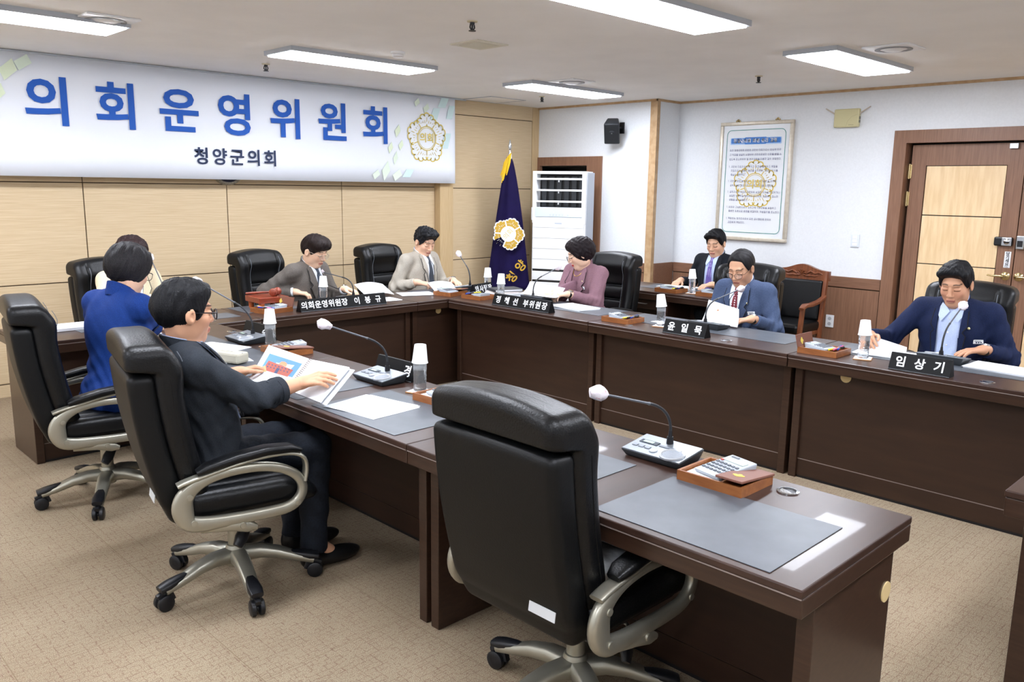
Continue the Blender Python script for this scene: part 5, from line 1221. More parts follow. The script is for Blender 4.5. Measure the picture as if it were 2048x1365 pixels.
# ================================================================== people
m_skin = mat('skin', '#d8a884', 0.5, attr='tint', spec=0.35)
m_lens = mat('clear_lens', '#ffffff', 0.05, alpha=0.12)
def cloth(name, c, c2, ns=120, rough=0.8, bump=0.12): return mat(name, c, rough, col2=c2, ns=ns, bump=bump, sheen=0.0, spec=0.25)
def unit(v): v = np.array(v,float); return v/np.linalg.norm(v)
def hand_bones(W, d, n, curl, thumb, spread=0.0, hs=1.0):
    """W wrist, d finger direction, n back-of-hand normal; thumb = +1/-1 side along n x d; returns capsules"""
    d = unit(d); n = unit(np.array(n)-d*np.dot(n,d)); y = np.cross(n,d); W = np.array(W,float); B = []
    def P(a,b,c): return W+hs*(d*a+y*b+n*c)
    B.append((P(-0.02,0,0),P(0.02,0,0),0.025*hs,0.026*hs,0.012))
    offs = (0.030,0.010,-0.010,-0.028); ln = (0.070,0.078,0.072,0.056)
    tips = []
    for k in range(4):
        b = offs[k]*thumb; base = P(0.086-0.006*(k==3)-0.004*(k==0), b, 0.002)
        B.append((P(0.012,b*0.55,0),base,0.0145*hs,0.0115*hs,0.010))
        p = base; ang = 0.0; dirn = d; seg = [0.46,0.30,0.24]; rr = [0.0095,0.0088,0.0080,0.0070]
        for j in range(3):
            ang += curl[k]*(0.9,1.0,0.7)[j] if isinstance(curl,(list,tuple)) else curl*(0.9,1.0,0.7)[j]
            v = d*math.cos(ang)-n*math.sin(ang)+y*(b*spread*2.0)
            q = p+hs*ln[k]*seg[j]*unit(v); B.append((p,q,rr[j]*hs,rr[j+1]*hs,0.002)); p = q
        tips.append(p)
    t0 = P(0.022,0.022*thumb,-0.006); t1 = P(0.052,0.050*thumb,-0.016); t2 = P(0.080,0.054*thumb,-0.024); t3 = P(0.102,0.048*thumb,-0.028)
    B += [(t0,t1,0.0145*hs,0.0115*hs,0.008),(t1,t2,0.0108*hs,0.0096*hs,0.002),(t2,t3,0.0096*hs,0.0075*hs,0.002)]
    return B, P(0.07,0,0)
def ik(S, W, l1, l2, pole):
    S = np.array(S,float); W = np.array(W,float); v = W-S; L = np.linalg.norm(v); d = v/L
    if L > (l1+l2)*0.985:
        W = S+d*(l1+l2)*0.985; L = (l1+l2)*0.985
    a = (l1*l1-l2*l2+L*L)/(2*L); h = math.sqrt(max(l1*l1-a*a,1e-6)); p = np.array(pole,float); p = p-d*np.dot(p,d); p = unit(p)
    return S+d*a+p*h, W
HAIRC = {}
def build_hair(style):
    F = Field.uni((-0.17,-0.14,-0.16),(0.16,0.14,0.19),0.0042); st = style
    if st in ('bob','perm'): F.ell((-0.016,0,0.022),(0.122,0.100,0.108)); F.ell((0.0,0,0.075),(0.105,0.088,0.062),k=0.03)
    else:
        F.ell((-0.014,0,0.028),(0.110,0.0855,0.098))
        if st != 'bald': F.ell((0.012,0,0.078),(0.095,0.078,0.052),k=0.03)
    if st == 'bangs': F.ell((0.070,0.0,0.062),(0.048,0.080,0.045),k=0.025); F.ell((0.03,0,0.09),(0.09,0.085,0.05),k=0.03)
    if st == 'curly': F.ell((0.050,0,0.098),(0.072,0.078,0.042),k=0.02)
    if st == 'swept': F.ell((0.066,-0.03,0.085),(0.045,0.05,0.03),k=0.02); F.ell((0.055,0.045,0.085),(0.045,0.035,0.028),k=0.02)
    def plane(x0,z0,nx,nz,side=0.0):
        def fn(X,Y,Z): return nx*(X-x0)+nz*(Z-z0)+side*np.clip(np.abs(Y)-0.042,0,1)+0*Y
        F.apply(fn,(-9,-9,-9),(9,9,9),0.030,'i')
    if st == 'bangs': plane(0.106,0.050,0.66,-0.75,-0.3)
    elif st == 'bob': plane(0.098,0.062,0.84,-0.54,-0.6)
    elif st == 'perm': plane(0.098,0.066,0.80,-0.60,-0.5)
    elif st == 'swept': plane(0.094,0.088,0.74,-0.67,-1.25)
    elif st == 'bald': plane(0.088,0.104,0.74,-0.67,-1.35)
    else: plane(0.100,0.084,0.78,-0.62,-1.1)
    lowz = {'bob':-0.108,'perm':-0.090}.get(st,-0.094)
    F.apply(lambda X,Y,Z: (lowz+0.10*np.clip(X+0.02,0,1)-Z)+0*Y,(-9,-9,-9),(9,9,9),0.025,'i')
    for s in (-1,1):
        if st == 'perm': F.ell((0.022,s*0.098,-0.040),(0.030,0.03,0.034),k=0.008,op='s')
        elif st == 'bob': F.ell((0.060,s*0.098,-0.055),(0.040,0.03,0.034),k=0.008,op='s')
        else:
            F.ell((0.004,s*0.095,-0.022),(0.030,0.034,0.040),k=0.006,op='s')
            F.ell((0.0,s*0.075,-0.095),(0.055,0.036,0.05),k=0.02,op='s')
    P,Q = F.net(); P = relax(P,Q,1,0.5)
    x,y,z = P[:,0]+0.012,P[:,1],P[:,2]-0.03; r = np.sqrt(x*x+y*y+z*z)+1e-6
    if st in ('curly','perm'): a_ = 1.0 if st == 'curly' else 0.55; d = a_*(0.0050*np.sin(x*150+2*np.sin(y*60))*np.sin(y*140+1+2*np.sin(z*50))+0.003*np.sin(z*160+3*np.sin(x*70)))
    else: d = 0.0010*np.sin(52*np.arctan2(y,x+0.03)+5*np.sin(z*40))+0.0016*np.sin(y*120+5*np.sin(x*45)+z*25)+0.0014*np.sin(x*85+4*np.sin(y*50)-z*60)
    d *= 0.9
    if st == 'bald': d *= 0.6
    P = P*(1+(d/r)[:,None]); return P,Q
HAIRM = {}
def person(label, HC, yaw, lean, head, RH, LH, jacket, shirt, tie=None, hair='short', hairc=('#0d0d10','#191a1e'), skin='#d9ab88', lip='#b87468', glasses=None, vd=0.30, vb=0.0, wid=1.0, belly=0.0,
           rolled=False, tagL=False, pin=False, watch=None, lapel=True, trousers=('#1d2126','#262b31'), pose_knee=0.42, poles=None, tie2=None, vt=0.052, cuff=None, neckc=None, extra=None, group='people seated around the tables', shlift=0.0, thighz=0.0, feet=0.0):
    ps = math.radians(yaw); ph_ = math.radians(lean); fw = np.array((math.cos(ps),math.sin(ps),0.0)); zz = np.array((0,0,1.0))
    uw = fw*math.sin(ph_)+zz*math.cos(ph_); ff = fw*math.cos(ph_)-zz*math.sin(ph_)
    HCw = np.array(HC,float); Nw = HCw-(uw*0.118+ff*0.035); L = (Nw[2]-0.555)/math.cos(ph_); Pw = Nw-uw*L
    O = np.array((Pw[0],Pw[1],0.0)); c_,s_ = math.cos(-ps),math.sin(-ps)
    def loc(p): p = np.array(p,float)-O; return np.array((c_*p[0]-s_*p[1], s_*p[0]+c_*p[1], p[2]))
    def locd(v): return np.array((c_*v[0]-s_*v[1], s_*v[0]+c_*v[1], v[2]))
    u = np.array((math.sin(ph_),0,math.cos(ph_))); f = np.array((math.cos(ph_),0,-math.sin(ph_))); yv = np.array((0,1.0,0))
    P0 = np.array((0,0,0.555)); N = P0+u*L; H = loc(HCw); sc = L/0.50
    def pt(dl,y,d=0.0): return N-u*dl+yv*y+f*d            # dl below neck base, y left, d forward
    t = thing('person', label, 'person', tuple(O), ps, group)
    S = {1:pt(0.062*sc-shlift,0.168*wid,-0.012),-1:pt(0.062*sc-shlift,-0.168*wid,-0.012)}
    arms = {}
    for sd,hd in ((1,LH),(-1,RH)):
        W = loc(hd[0]); d = locd(hd[1]); n = locd(hd[2]); pole = (poles or {}).get(sd,(-0.45,sd*0.42,-0.80))
        E,W = ik(S[sd],W,0.272,0.240,pole); arms[sd] = (S[sd],E,W,unit(d),n,hd[3],hd[4] if len(hd) > 4 else 0.0)
    # ------------------------------------------------ body (skin): one continuous mesh
    Rh = np.array(Euler((math.radians(head[2]),math.radians(head[1]),math.radians(head[0])),'XYZ').to_matrix()); hs = 1.03
    hb = {}
    for sd in (1,-1):
        Sx,E,W,d,n,cu,sp = arms[sd]; hb[sd] = hand_bones(W,d,n,cu,-sd,sp)
    fine = [[],[],[]]
    for a in range(3):
        fine[a].append((H[a]-0.135,H[a]+0.135))
        for sd in (1,-1): fine[a].append((hb[sd][1][a]-0.095,hb[sd][1][a]+0.095))
    lo = (-0.30,-0.52,0.02); hi = (0.80,0.52,H[2]+0.16)
    allp = np.array([x for sd in (1,-1) for b in hb[sd][0] for x in b[:2]]+[arms[1][1],arms[-1][1]]); lo = np.minimum(lo,allp.min(0)-0.04); hi = np.maximum(hi,allp.max(0)+0.04)
    F = Field(*[axis(lo[a],hi[a],0.010,fine[a],0.0033) for a in range(3)])
    def hp(x,y,z): return H+hs*(Rh @ np.array((x,y,z)))
    def he(c,r,k=0.0,op='u'): F.ell(hp(*c),np.array(r)*hs,Rh,k,op)
    def hc(a,b,ra,rb,k=0.0,op='u'): F.cap(hp(*a),hp(*b),ra*hs,rb*hs,k,op)
    he((-0.012,0,0.028),(0.096,0.076,0.086)); he((0.028,0,-0.042),(0.066,0.056,0.080),0.03); he((0.058,0,-0.098),(0.026,0.030,0.020),0.03)
    for s in (-1,1): he((0.052,s*0.034,-0.026),(0.034,0.028,0.030),0.02); he((0.0,s*0.046,-0.058),(0.05,0.016,0.035),0.02)
    hc((0.082,-0.036,0.027),(0.082,0.036,0.027),0.010,0.010,0.02)
    for s in (-1,1): he((0.103,s*0.031,0.006),(0.014,0.019,0.010),0.010,'s'); he((0.079,s*0.031,0.003),(0.0155,0.019,0.012),0.004)
    hc((0.092,0,0.008),(0.107,0,-0.028),0.0075,0.0115,0.010); he((0.108,0,-0.030),(0.010,0.011,0.009),0.006)
    for s in (-1,1): he((0.099,s*0.0115,-0.034),(0.009,0.008,0.007),0.005)
    hc((0.092,-0.016,-0.0605),(0.092,0.016,-0.0605),0.0062,0.0062,0.006); hc((0.090,-0.014,-0.0715),(0.090,0.014,-0.0715),0.0075,0.0075,0.006)
    hc((0.104,-0.018,-0.0660),(0.104,0.018,-0.0660),0.0030,0.0030,0.003,'s')
    for s in (-1,1): he((-0.008,s*0.080,-0.006),(0.020,0.008,0.032),0.006); he((0.0,s*0.088,-0.006),(0.010,0.006,0.018),0.004,'s')
    F.cap(hp(-0.020,0,-0.040),N+f*0.004-u*0.03,0.051,0.057,0.03)
    F.cap(N-u*0.03,P0,0.07,0.10,0.02)
    for sd in (1,-1):
        Sx,E,W,d,n,cu,sp = arms[sd]
        F.cap(N-u*0.06,Sx,0.05,0.045,0.02); F.cap(Sx,E,0.040,0.040,0.01); F.cap(E,W,0.042 if rolled else 0.036,0.0265,0.01)
        for a,b,ra,rb,k in hb[sd][0]: F.cap(a,b,ra,rb,k)
    knee = {s:np.array((pose_knee,s*0.105,0.535+thighz)) for s in (1,-1)}; ank = {s:np.array((pose_knee-0.02+feet,s*0.11,0.11)) for s in (1,-1)}
    for s in (1,-1): F.cap(P0,knee[s],0.05,0.045,0.02); F.cap(knee[s],ank[s],0.045,0.035,0.01); F.cap(ank[s],ank[s]+np.array((0.07,0,-0.05)),0.035,0.03,0.01)
    V,Q = F.net(); del F
    me = np_mesh('body',V,Q)
    q = ((V-H)/hs) @ Rh; x,y,z = q[:,0],q[:,1],q[:,2]; ay = np.abs(y)
    base = np.array(lin(skin)); col = np.tile(base,(len(V),1)); 
    inh = (np.abs(x) < 0.14)&(ay < 0.11)&(np.abs(z) < 0.15)
    def blend(m,c): 
        m = (np.clip(m,0,1)*inh)[:,None]; return col*(1-m)+np.array(lin(c))*m
    col = blend(0.30*np.exp(-((ay-0.042)/0.02)**2-((z+0.028)/0.022)**2)*(x>0.02),'#d0806a')
    col = blend(np.exp(-((z+0.0655)/0.0085)**4)*(ay<0.023)*(x>0.07),lip)
    col = blend(np.exp(-((z+0.0662)/0.0020)**2)*(ay<0.021)*(x>0.07)*0.8,'#4a2520')
    col = blend(np.exp(-((z-(0.0285+0.004*(1-((ay-0.031)/0.02)**2)))/0.0036)**4)*(ay>0.012)*(ay<0.051)*(x>0.04)*0.9,'#1d1714')
    col = blend(np.exp(-((z-(-0.0045+0.0*ay))/0.0022)**2)*(ay>0.0155)*(ay<0.046)*(x>0.04),'#1a1210')
    col = blend(0.5*np.exp(-((z-0.012)/0.0022)**2)*(ay>0.0155)*(ay<0.044)*(x>0.04),'#8a5a45')
    col = blend(0.6*np.exp(-((ay-0.0075)/0.003)**2-((z+0.0405)/0.003)**2)*(x>0.09),'#4a2a22')
    ca = me.color_attributes.new('tint','FLOAT_COLOR','POINT'); ca.data.foreach_set('color', np.concatenate([col,np.ones((len(V),1))],1).astype(np.float32).ravel())
    body = link('body', me, m_skin, t, smooth=3.1)
    # ------------------------------------------------ hair
    if hair not in HAIRM: HAIRM[hair] = build_hair(hair)
    hP,hQ = HAIRM[hair]; hm = mat('hair_'+hairc[0].lstrip('#'), hairc[0], 0.48, col2=hairc[1], nscale=(30,70,30), ns=6, spec=0.22, bump=0.35, detail=5)
    link('hair', np_mesh('hair',(hP*hs) @ Rh.T+H,hQ), hm, t, smooth=3.1)
    # ------------------------------------------------ jacket
    R3 = np.stack([f,yv,u],1)
    F = Field.uni((-0.36,-0.56,0.42),(0.62,0.56,N[2]+0.08),0.0085)
    F.ell(pt(0.20*sc,0,0.012),(0.125,0.180*wid,0.200*sc),R3); F.ell(pt(0.38*sc,0,0.02+belly*0.5),(0.128+belly*0.5,0.165*wid,0.18*sc),R3,0.06); F.ell(P0+np.array((0.0,0,0.0)),(0.145,0.185*wid,0.125),R3,0.06)
    F.cap(pt(0.035*sc-shlift*0.5,0.05,-0.012),S[1],0.060,0.060,0.05); F.cap(pt(0.035*sc-shlift*0.5,-0.05,-0.012),S[-1],0.060,0.060,0.05)
    F.ell(pt(0.16*sc,0.06,-0.06),(0.06,0.09,0.13),R3,0.05); F.ell(pt(0.16*sc,-0.06,-0.06),(0.06,0.09,0.13),R3,0.05)
    cuffs = {}
    for sd in (1,-1):
        Sx,E,W,d,n,cu,sp = arms[sd]; fd = unit(W-E); L2 = np.linalg.norm(W-E)
        F.cap(Sx,E,0.066,0.054,0.03)
        end = E+fd*(L2-0.028 if not rolled else L2*0.46); F.cap(E,end,0.055,0.043 if not rolled else 0.054,0.02,flat=True); cuffs[sd] = (end,fd)
    # neck opening
    F.cap(N+u*0.02,N+u*0.14+f*0.02,0.058,0.07,0.012,'s')
    F.apply(lambda X,Y,Z: (0.455-Z)+0*X+0*Y,(-9,-9,-9),(9,9,9),op='i')
    V,Q = F.net(); del F; V = relax(V,Q,1,0.5)
    # cloth folds: stronger around elbows and waist
    wr = np.zeros(len(V))
    for sd in (1,-1):
        Sx,E,W,d,n,cu,sp = arms[sd]; de = np.linalg.norm(V-E,axis=1); wr += np.exp(-(de/0.11)**2)*0.9; wr += 0.35*np.exp(-(np.linalg.norm(V-(Sx-u*0.06),axis=1)/0.09)**2)
    hw = (V-P0) @ u; wr += 0.7*np.exp(-((hw-0.10)/0.12)**2)+0.12
    g = np.sin(V[:,0]*62+V[:,2]*48+2.2*np.sin(V[:,1]*22))*0.5+np.sin(V[:,1]*58-V[:,2]*66+2.0*np.sin(V[:,0]*25))*0.5+0.4*np.sin(V[:,0]*120-V[:,1]*95+V[:,2]*60)
    me = np_mesh('jacket',V,Q); nn = np.zeros(len(V)*3,np.float32); me.vertices.foreach_get('normal',nn); V = V+nn.reshape(-1,3)*(0.0075*wr*g)[:,None]
    me.vertices.foreach_set('co',V.astype(np.float32).ravel()); me.update()
    jk = link('jacket', me, jacket, t, smooth=3.1)
    bvh = BVHTree.FromPolygons([tuple(v) for v in V.tolist()], Q.tolist())
    fV = Vector(f)
    def hit(y,dl):
        o = Vector(pt(dl,y,0.6)); h_ = bvh.ray_cast(o,-fV,1.2)
        return h_[0] if h_[0] is not None else Vector(pt(dl,y,-0.02))
    def patch(poly, off, nm, m, par, th=0.005, cell=0.014):
        bm = bmesh.new(); vs = [bm.verts.new((a,b,0)) for a,b in poly]
        for tri in tessellate_polygon([[Vector((a,b,0)) for a,b in poly]]): bm.faces.new([vs[i] for i in tri])
        xs_ = [a for a,b in poly]; ys_ = [b for a,b in poly]
        for a in np.arange(min(xs_)+cell,max(xs_),cell): bmesh.ops.bisect_plane(bm, geom=bm.verts[:]+bm.edges[:]+bm.faces[:], plane_co=(float(a),0,0), plane_no=(1,0,0))
        for a in np.arange(min(ys_)+cell,max(ys_),cell): bmesh.ops.bisect_plane(bm, geom=bm.verts[:]+bm.edges[:]+bm.faces[:], plane_co=(0,float(a),0), plane_no=(0,1,0))
        bm.verts.index_update(); b = MB(); H_ = [hit(v.co.x,v.co.y) for v in bm.verts]; n = len(H_)
        fs = []
        for fc in bm.faces:
            ids = [v.index for v in fc.verts]; a,b1,c = [H_[i] for i in ids[:3]]
            fs.append(ids if (b1-a).cross(c-a).dot(fV) > 0 else ids[::-1])
        for e in bm.edges:
            if len(e.link_faces) == 1: i,j = e.verts[0].index,e.verts[1].index; fs.append((i,j,j+n,i+n))
        b.add([p+fV*off for p in H_]+[p+fV*(off-th) for p in H_],fs); bm.free()
        o_ = b.ob(nm,m,par,smooth=0.9); return o_
    if shirt is not None:
        sp_ = patch([(vt,-0.006),(vt*0.6,0.012),(-vt*0.6,0.012),(-vt,-0.006),(-vb-0.006,vd*sc),(vb+0.006,vd*sc)],0.006,'shirt_front',shirt,t,0.012)
        def ring(rx,ry,h0,h1,a0,a1,nm,m,th,flare,drop,par,dz=0.0,cx=0.0):
            vs=[];fs=[];n=30
            for i in range(n+1):
                a = a0+(a1-a0)*i/n; ca,sa = math.cos(a),math.sin(a)
                for (rr,hh) in ((0,h0),(flare,h1),(flare+th,h1),(th,h0)):
                    vs.append(N+u*(hh+dz-drop*ca)+f*((rx+rr)*ca+cx)+yv*((ry+rr)*sa))
            for i in range(n):
                for k in range(4): a=i*4+k; b_=i*4+(k+1)%4; fs.append((a,b_,b_+4,a+4))
            fs += [(3,2,1,0),(n*4,n*4+1,n*4+2,n*4+3)]
            return MB().add(vs,fs).ob(nm,m,par,smooth=0.8)
        ring(0.060,0.058,-0.03,0.030,0.28,2*PI-0.28,'shirt_collar',neckc or shirt,0.004,0.002,0.026,t)
        for s in (-1,1):
            if not extra or 'nocollar' not in extra: patch([(s*0.006,0.030),(s*0.030,0.008),(s*0.060,-0.004),(s*0.074,0.040),(s*0.044,0.088)],0.018,'collar_wing',neckc or shirt,t,0.006)
        if tie is not None:
            patch([(0.017,0.012),(-0.017,0.012),(-0.013,0.048),(0.013,0.048)],0.022,'tie_knot',tie,t,0.012)
            patch([(0.013,0.046),(-0.013,0.046),(-0.034,0.26*sc),(-0.036,vd*sc),(0.036,vd*sc),(0.034,0.26*sc)],0.012,'tie',tie,t,0.006)
        elif not extra or 'nocollar' not in extra:
            for k in range(3): p = hit(0,0.07+0.075*k); MB().lathe([(0.0001,0.002),(0.005,0.0015),(0.005,0)],10,p+fV*0.007,fV.to_track_quat('Z','Y').to_matrix(),capb=False,capt=False).ob('shirt_button', m_whitepl, sp_)
        jc = ring(0.070,0.067,-0.045,0.026,0.75,2*PI-0.75,'jacket_collar',jacket,0.008,-0.006,0.030,t)
        if lapel:
            patch([(-0.012,vd*sc*0.96),(0.10,vd*sc*0.96),(0.11,0.46*sc),(-0.02,0.46*sc)] if vb < 0.03 else [(vb,vd*sc*0.5),(0.085,vd*sc*0.62),(0.10,0.46*sc),(vb+0.01,0.46*sc)],0.009,'front_flap',jacket,t,0.007)
            for s in (-1,1):
                patch([(s*(vt+0.004),-0.014),(s*(vb+0.001),vd*sc),(s*(vb+0.016),vd*sc*0.98),(s*0.094,0.17*sc),(s*0.076,0.145*sc),(s*0.098,0.112*sc),(s*0.088,0.01)],0.019,'lapel',jacket,t,0.007)
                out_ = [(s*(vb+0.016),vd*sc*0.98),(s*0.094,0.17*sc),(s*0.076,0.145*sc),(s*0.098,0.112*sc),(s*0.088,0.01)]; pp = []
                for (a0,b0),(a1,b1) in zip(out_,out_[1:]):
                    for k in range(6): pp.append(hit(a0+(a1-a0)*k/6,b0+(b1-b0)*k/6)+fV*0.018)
                MB().tube(pp,0.0030,5).ob('lapel_shade_line', mat('lapel_shade','#17171a',0.9), t)  # dark tube drawn in as the shade line along the lapel edge
    for sd in (1,-1):
        end,fd = cuffs[sd]
        if rolled:
            b = MB()
            for k in range(3): b.tube([Vector(end+fd*(-0.05+0.018*k)),Vector(end+fd*(-0.05+0.018*k+0.03))],[0.052+0.003*k,0.051+0.003*k],22)
            b.tube([Vector(end-fd*0.015),Vector(end+fd*0.002)],[0.058,0.057],22).ob('rolled_cuff', jacket, t, smooth=0.9)
        if cuff is not None:
            a = end+fd*(-0.03); b_ = end+fd*(0.014 if not rolled else 0.016); rr = 0.0375 if not rolled else 0.047
            MB().tube([Vector(a),Vector(b_)],[rr,rr-0.001],22).ob('shirt_cuff', cuff, t, smooth=0.9)
    if tagL:
        p = hit(*tagL); M = frame(p+fV*0.008,(0,1,0),tuple(u)) ; M = M @ Matrix.Rotation(0.12,4,'Z')
        b = MB().box((0,0,0),(0.072,0.024,0.004),0.001); tg = put(b,M).ob('name_tag', m_whitepl, t)
        put(MB().box((-0.026,0,0.0021),(0.014,0.018,0.001)),M).ob('tag_mark', mat('tag_beige','#d8cfae',0.5), tg)
        b = MB(); b.box((0.008,0.005,0.0022),(0.034,0.003,0.0006))
        for k in range(3): b.box((0.0+0.012*k,-0.004,0.0022),(0.008,0.008,0.0006))
        put(b,M).ob('tag_print', m_navyink, tg)
    if extra and 'necklace' in extra:
        MB().tube([hit(0.05*math.cos(a),0.012+0.045*math.sin(a))+fV*0.010 for a in np.linspace(0.1,PI-0.1,14)],0.0022,6).ob('necklace', mat('gold_chain','#d9b25a',0.3,0.8), t)
    if pin:
        p = hit(*pin); q_ = fV.to_track_quat('Z','Y').to_matrix()
        MB().lathe([(0.0001,0.004),(0.006,0.0035),(0.0085,0.002),(0.009,0)],5,p+fV*0.014,q_,capb=False,capt=False).ob('lapel_pin', mat('pin_gold','#e8d9a0',0.3,0.5), t)
    if watch:
        sd,face = watch; Sx,E,W,d,n,cu,sp = arms[sd]; fd = unit(W-E); c = W-fd*0.008; nn_ = unit(n-fd*np.dot(n,fd))
        q_ = Vector(fd).to_track_quat('Z','Y').to_matrix()
        w_ = MB().lathe([(0.0275,-0.011),(0.0305,-0.009),(0.0305,0.009),(0.0275,0.011)],24,Vector(c),q_,capb=False,capt=False).ob('watch_strap', m_black, t)
        q2 = Vector(nn_).to_track_quat('Z','Y').to_matrix(); MB().lathe([(0.022,0),(0.022,0.008),(0.019,0.010)],22,Vector(c+nn_*0.026),q2).ob('watch_case', m_chrome, w_)
        MB().lathe([(0.0001,0.0106),(0.019,0.0104)],22,Vector(c+nn_*0.026),q2,capb=False,capt=False).ob('watch_face', mat('watch_'+face.lstrip('#'),face,0.2), w_)
    if glasses:
        gm = mat('glasses_'+glasses[0].lstrip('#'),glasses[0],0.3,0.6 if glasses[1]=='thin' else 0.0); r = 0.0015 if glasses[1] == 'thin' else 0.0024
        b = MB(); ln_ = MB(); w2,h2 = 0.0245,0.0195
        for s in (-1,1):
            ringp = []
            for k in range(20):
                a = 2*PI*k/20; ca,sa = math.cos(a),math.sin(a); ee = 0.75
                ringp.append(Vector(hp(0.116-0.10*abs(ca*w2+s*0)*0.0-0.012*(abs(s*0.033+w2*math.copysign(abs(ca)**ee,ca))/0.058)**2, s*0.033+w2*math.copysign(abs(ca)**ee,ca), -0.004+h2*math.copysign(abs(sa)**ee,sa))))
            b.tube(ringp,r,6,closed=True); ln_.add(ringp,[tuple(range(20)) if s > 0 else tuple(range(20))[::-1]])
            b.tube([hp(0.104,s*0.058,0.004),hp(0.090,s*0.071,0.005),hp(0.0,s*0.082,0.008),hp(-0.02,s*0.083,-0.006)],r,6)
        b.tube([hp(0.115,-0.009,0.0),hp(0.119,0,0.003),hp(0.115,0.009,0.0)],r,6)
        go = b.ob('glasses', gm, t); ln_.ob('lens', m_lens, go, smooth=None)
    # ------------------------------------------------ trousers and shoes
    tm = cloth('trousers_'+trousers[0].lstrip('#'),trousers[0],trousers[1])
    F = Field.uni((-0.22,-0.30,0.07),(pose_knee+0.16,0.30,0.70),0.011)
    F.ell(P0,(0.135,0.175,0.105))
    for s in (1,-1): F.cap(P0+np.array((0,s*0.085,0.0)),knee[s],0.088,0.070,0.04); F.cap(knee[s],ank[s]-np.array((0,0,0.045)),0.068,0.056,0.02,flat=True)
    V,Q = F.net(); V = relax(V,Q,1,0.5); V = V+0.003*np.sin(V[:,[1,2,0]]*70+V[:,[2,0,1]]*40); link('trousers', np_mesh('trousers',V,Q), tm, t, smooth=3.1)
    for s in (1,-1):
        F = Field.uni((ank[s][0]-0.09,ank[s][1]-0.07,0.0),(ank[s][0]+0.24,ank[s][1]+0.07,0.14),0.008)
        F.ell(ank[s]+np.array((0.10,0,-0.072)),(0.12,0.045,0.038)); F.ell(ank[s]+np.array((-0.01,0,-0.055)),(0.055,0.038,0.060),k=0.03)
        F.apply(lambda X,Y,Z: (0.004-Z)+0*X+0*Y,(-9,-9,-9),(9,9,9),op='i'); V,Q = F.net(); link('shoe', np_mesh('shoe',relax(V,Q,1),Q), mat('black_shoe','#0c0c0d',0.35), t, smooth=3.1)
    return t
D_ = (0,0,1)
c_grey = cloth('grey_suit_cloth','#5a5450','#6a645e',200); c_beige = cloth('light_grey_suit_cloth','#a39c90','#b3ac9f',200); c_mauve = cloth('mauve_cloth','#84626e','#927079',200); c_mauve2 = cloth('mauve_top_cloth','#7b5965','#866470',200)
c_dark = cloth('black_suit_cloth','#15181f','#1c2028',200); c_steel = cloth('steel_blue_suit_cloth','#3c4a66','#4a5874',200); c_navy = cloth('navy_suit_cloth','#131d3a','#1a2547',200); c_char = cloth('charcoal_linen_cloth','#22262c','#2c3138',300); c_blue = cloth('royal_blue_cloth','#123070','#183a80',200); c_cream = cloth('cream_cloth','#cfc0a0','#dccfb2',200)
c_white = cloth('white_shirt','#e4e9f2','#eaeff6',200,0.7); c_ltblue = cloth('pale_blue_shirt','#b5c6ea','#c1d0f0',200,0.7)
t_slate = cloth('slate_tie','#3d4654','#48525f',300,0.6); t_dark = cloth('dark_grey_tie','#3a4049','#444b55',300,0.6)
def dotted(name, c, dot, scale):
    m = bpy.data.materials.new(name); m.use_nodes = True; nt = m.node_tree; b = nt.nodes['Principled BSDF']; b.inputs['Roughness'].default_value = 0.6
    tc = nt.nodes.new('ShaderNodeTexCoord'); v = nt.nodes.new('ShaderNodeTexVoronoi'); v.inputs['Scale'].default_value = scale; v.inputs['Randomness'].default_value = 0.0
    mp = nt.nodes.new('ShaderNodeMapping'); mp.inputs['Rotation'].default_value = (0,0.1,0.78); nt.links.new(tc.outputs['Object'],mp.inputs['Vector']); nt.links.new(mp.outputs['Vector'],v.inputs['Vector'])
    rp = nt.nodes.new('ShaderNodeValToRGB'); rp.color_ramp.elements[0].position = 0.26; rp.color_ramp.elements[1].position = 0.32; rp.color_ramp.elements[0].color = (*lin(dot),1); rp.color_ramp.elements[1].color = (*lin(c),1)
    nt.links.new(v.outputs['Distance'],rp.inputs['Fac']); nt.links.new(rp.outputs['Color'],b.inputs['Base Color']); return m
t_red = dotted('red_dotted_tie','#6e1226','#e6d9dc',60); t_purple = dotted('purple_dotted_tie','#5b4a96','#cfc8e6',75)
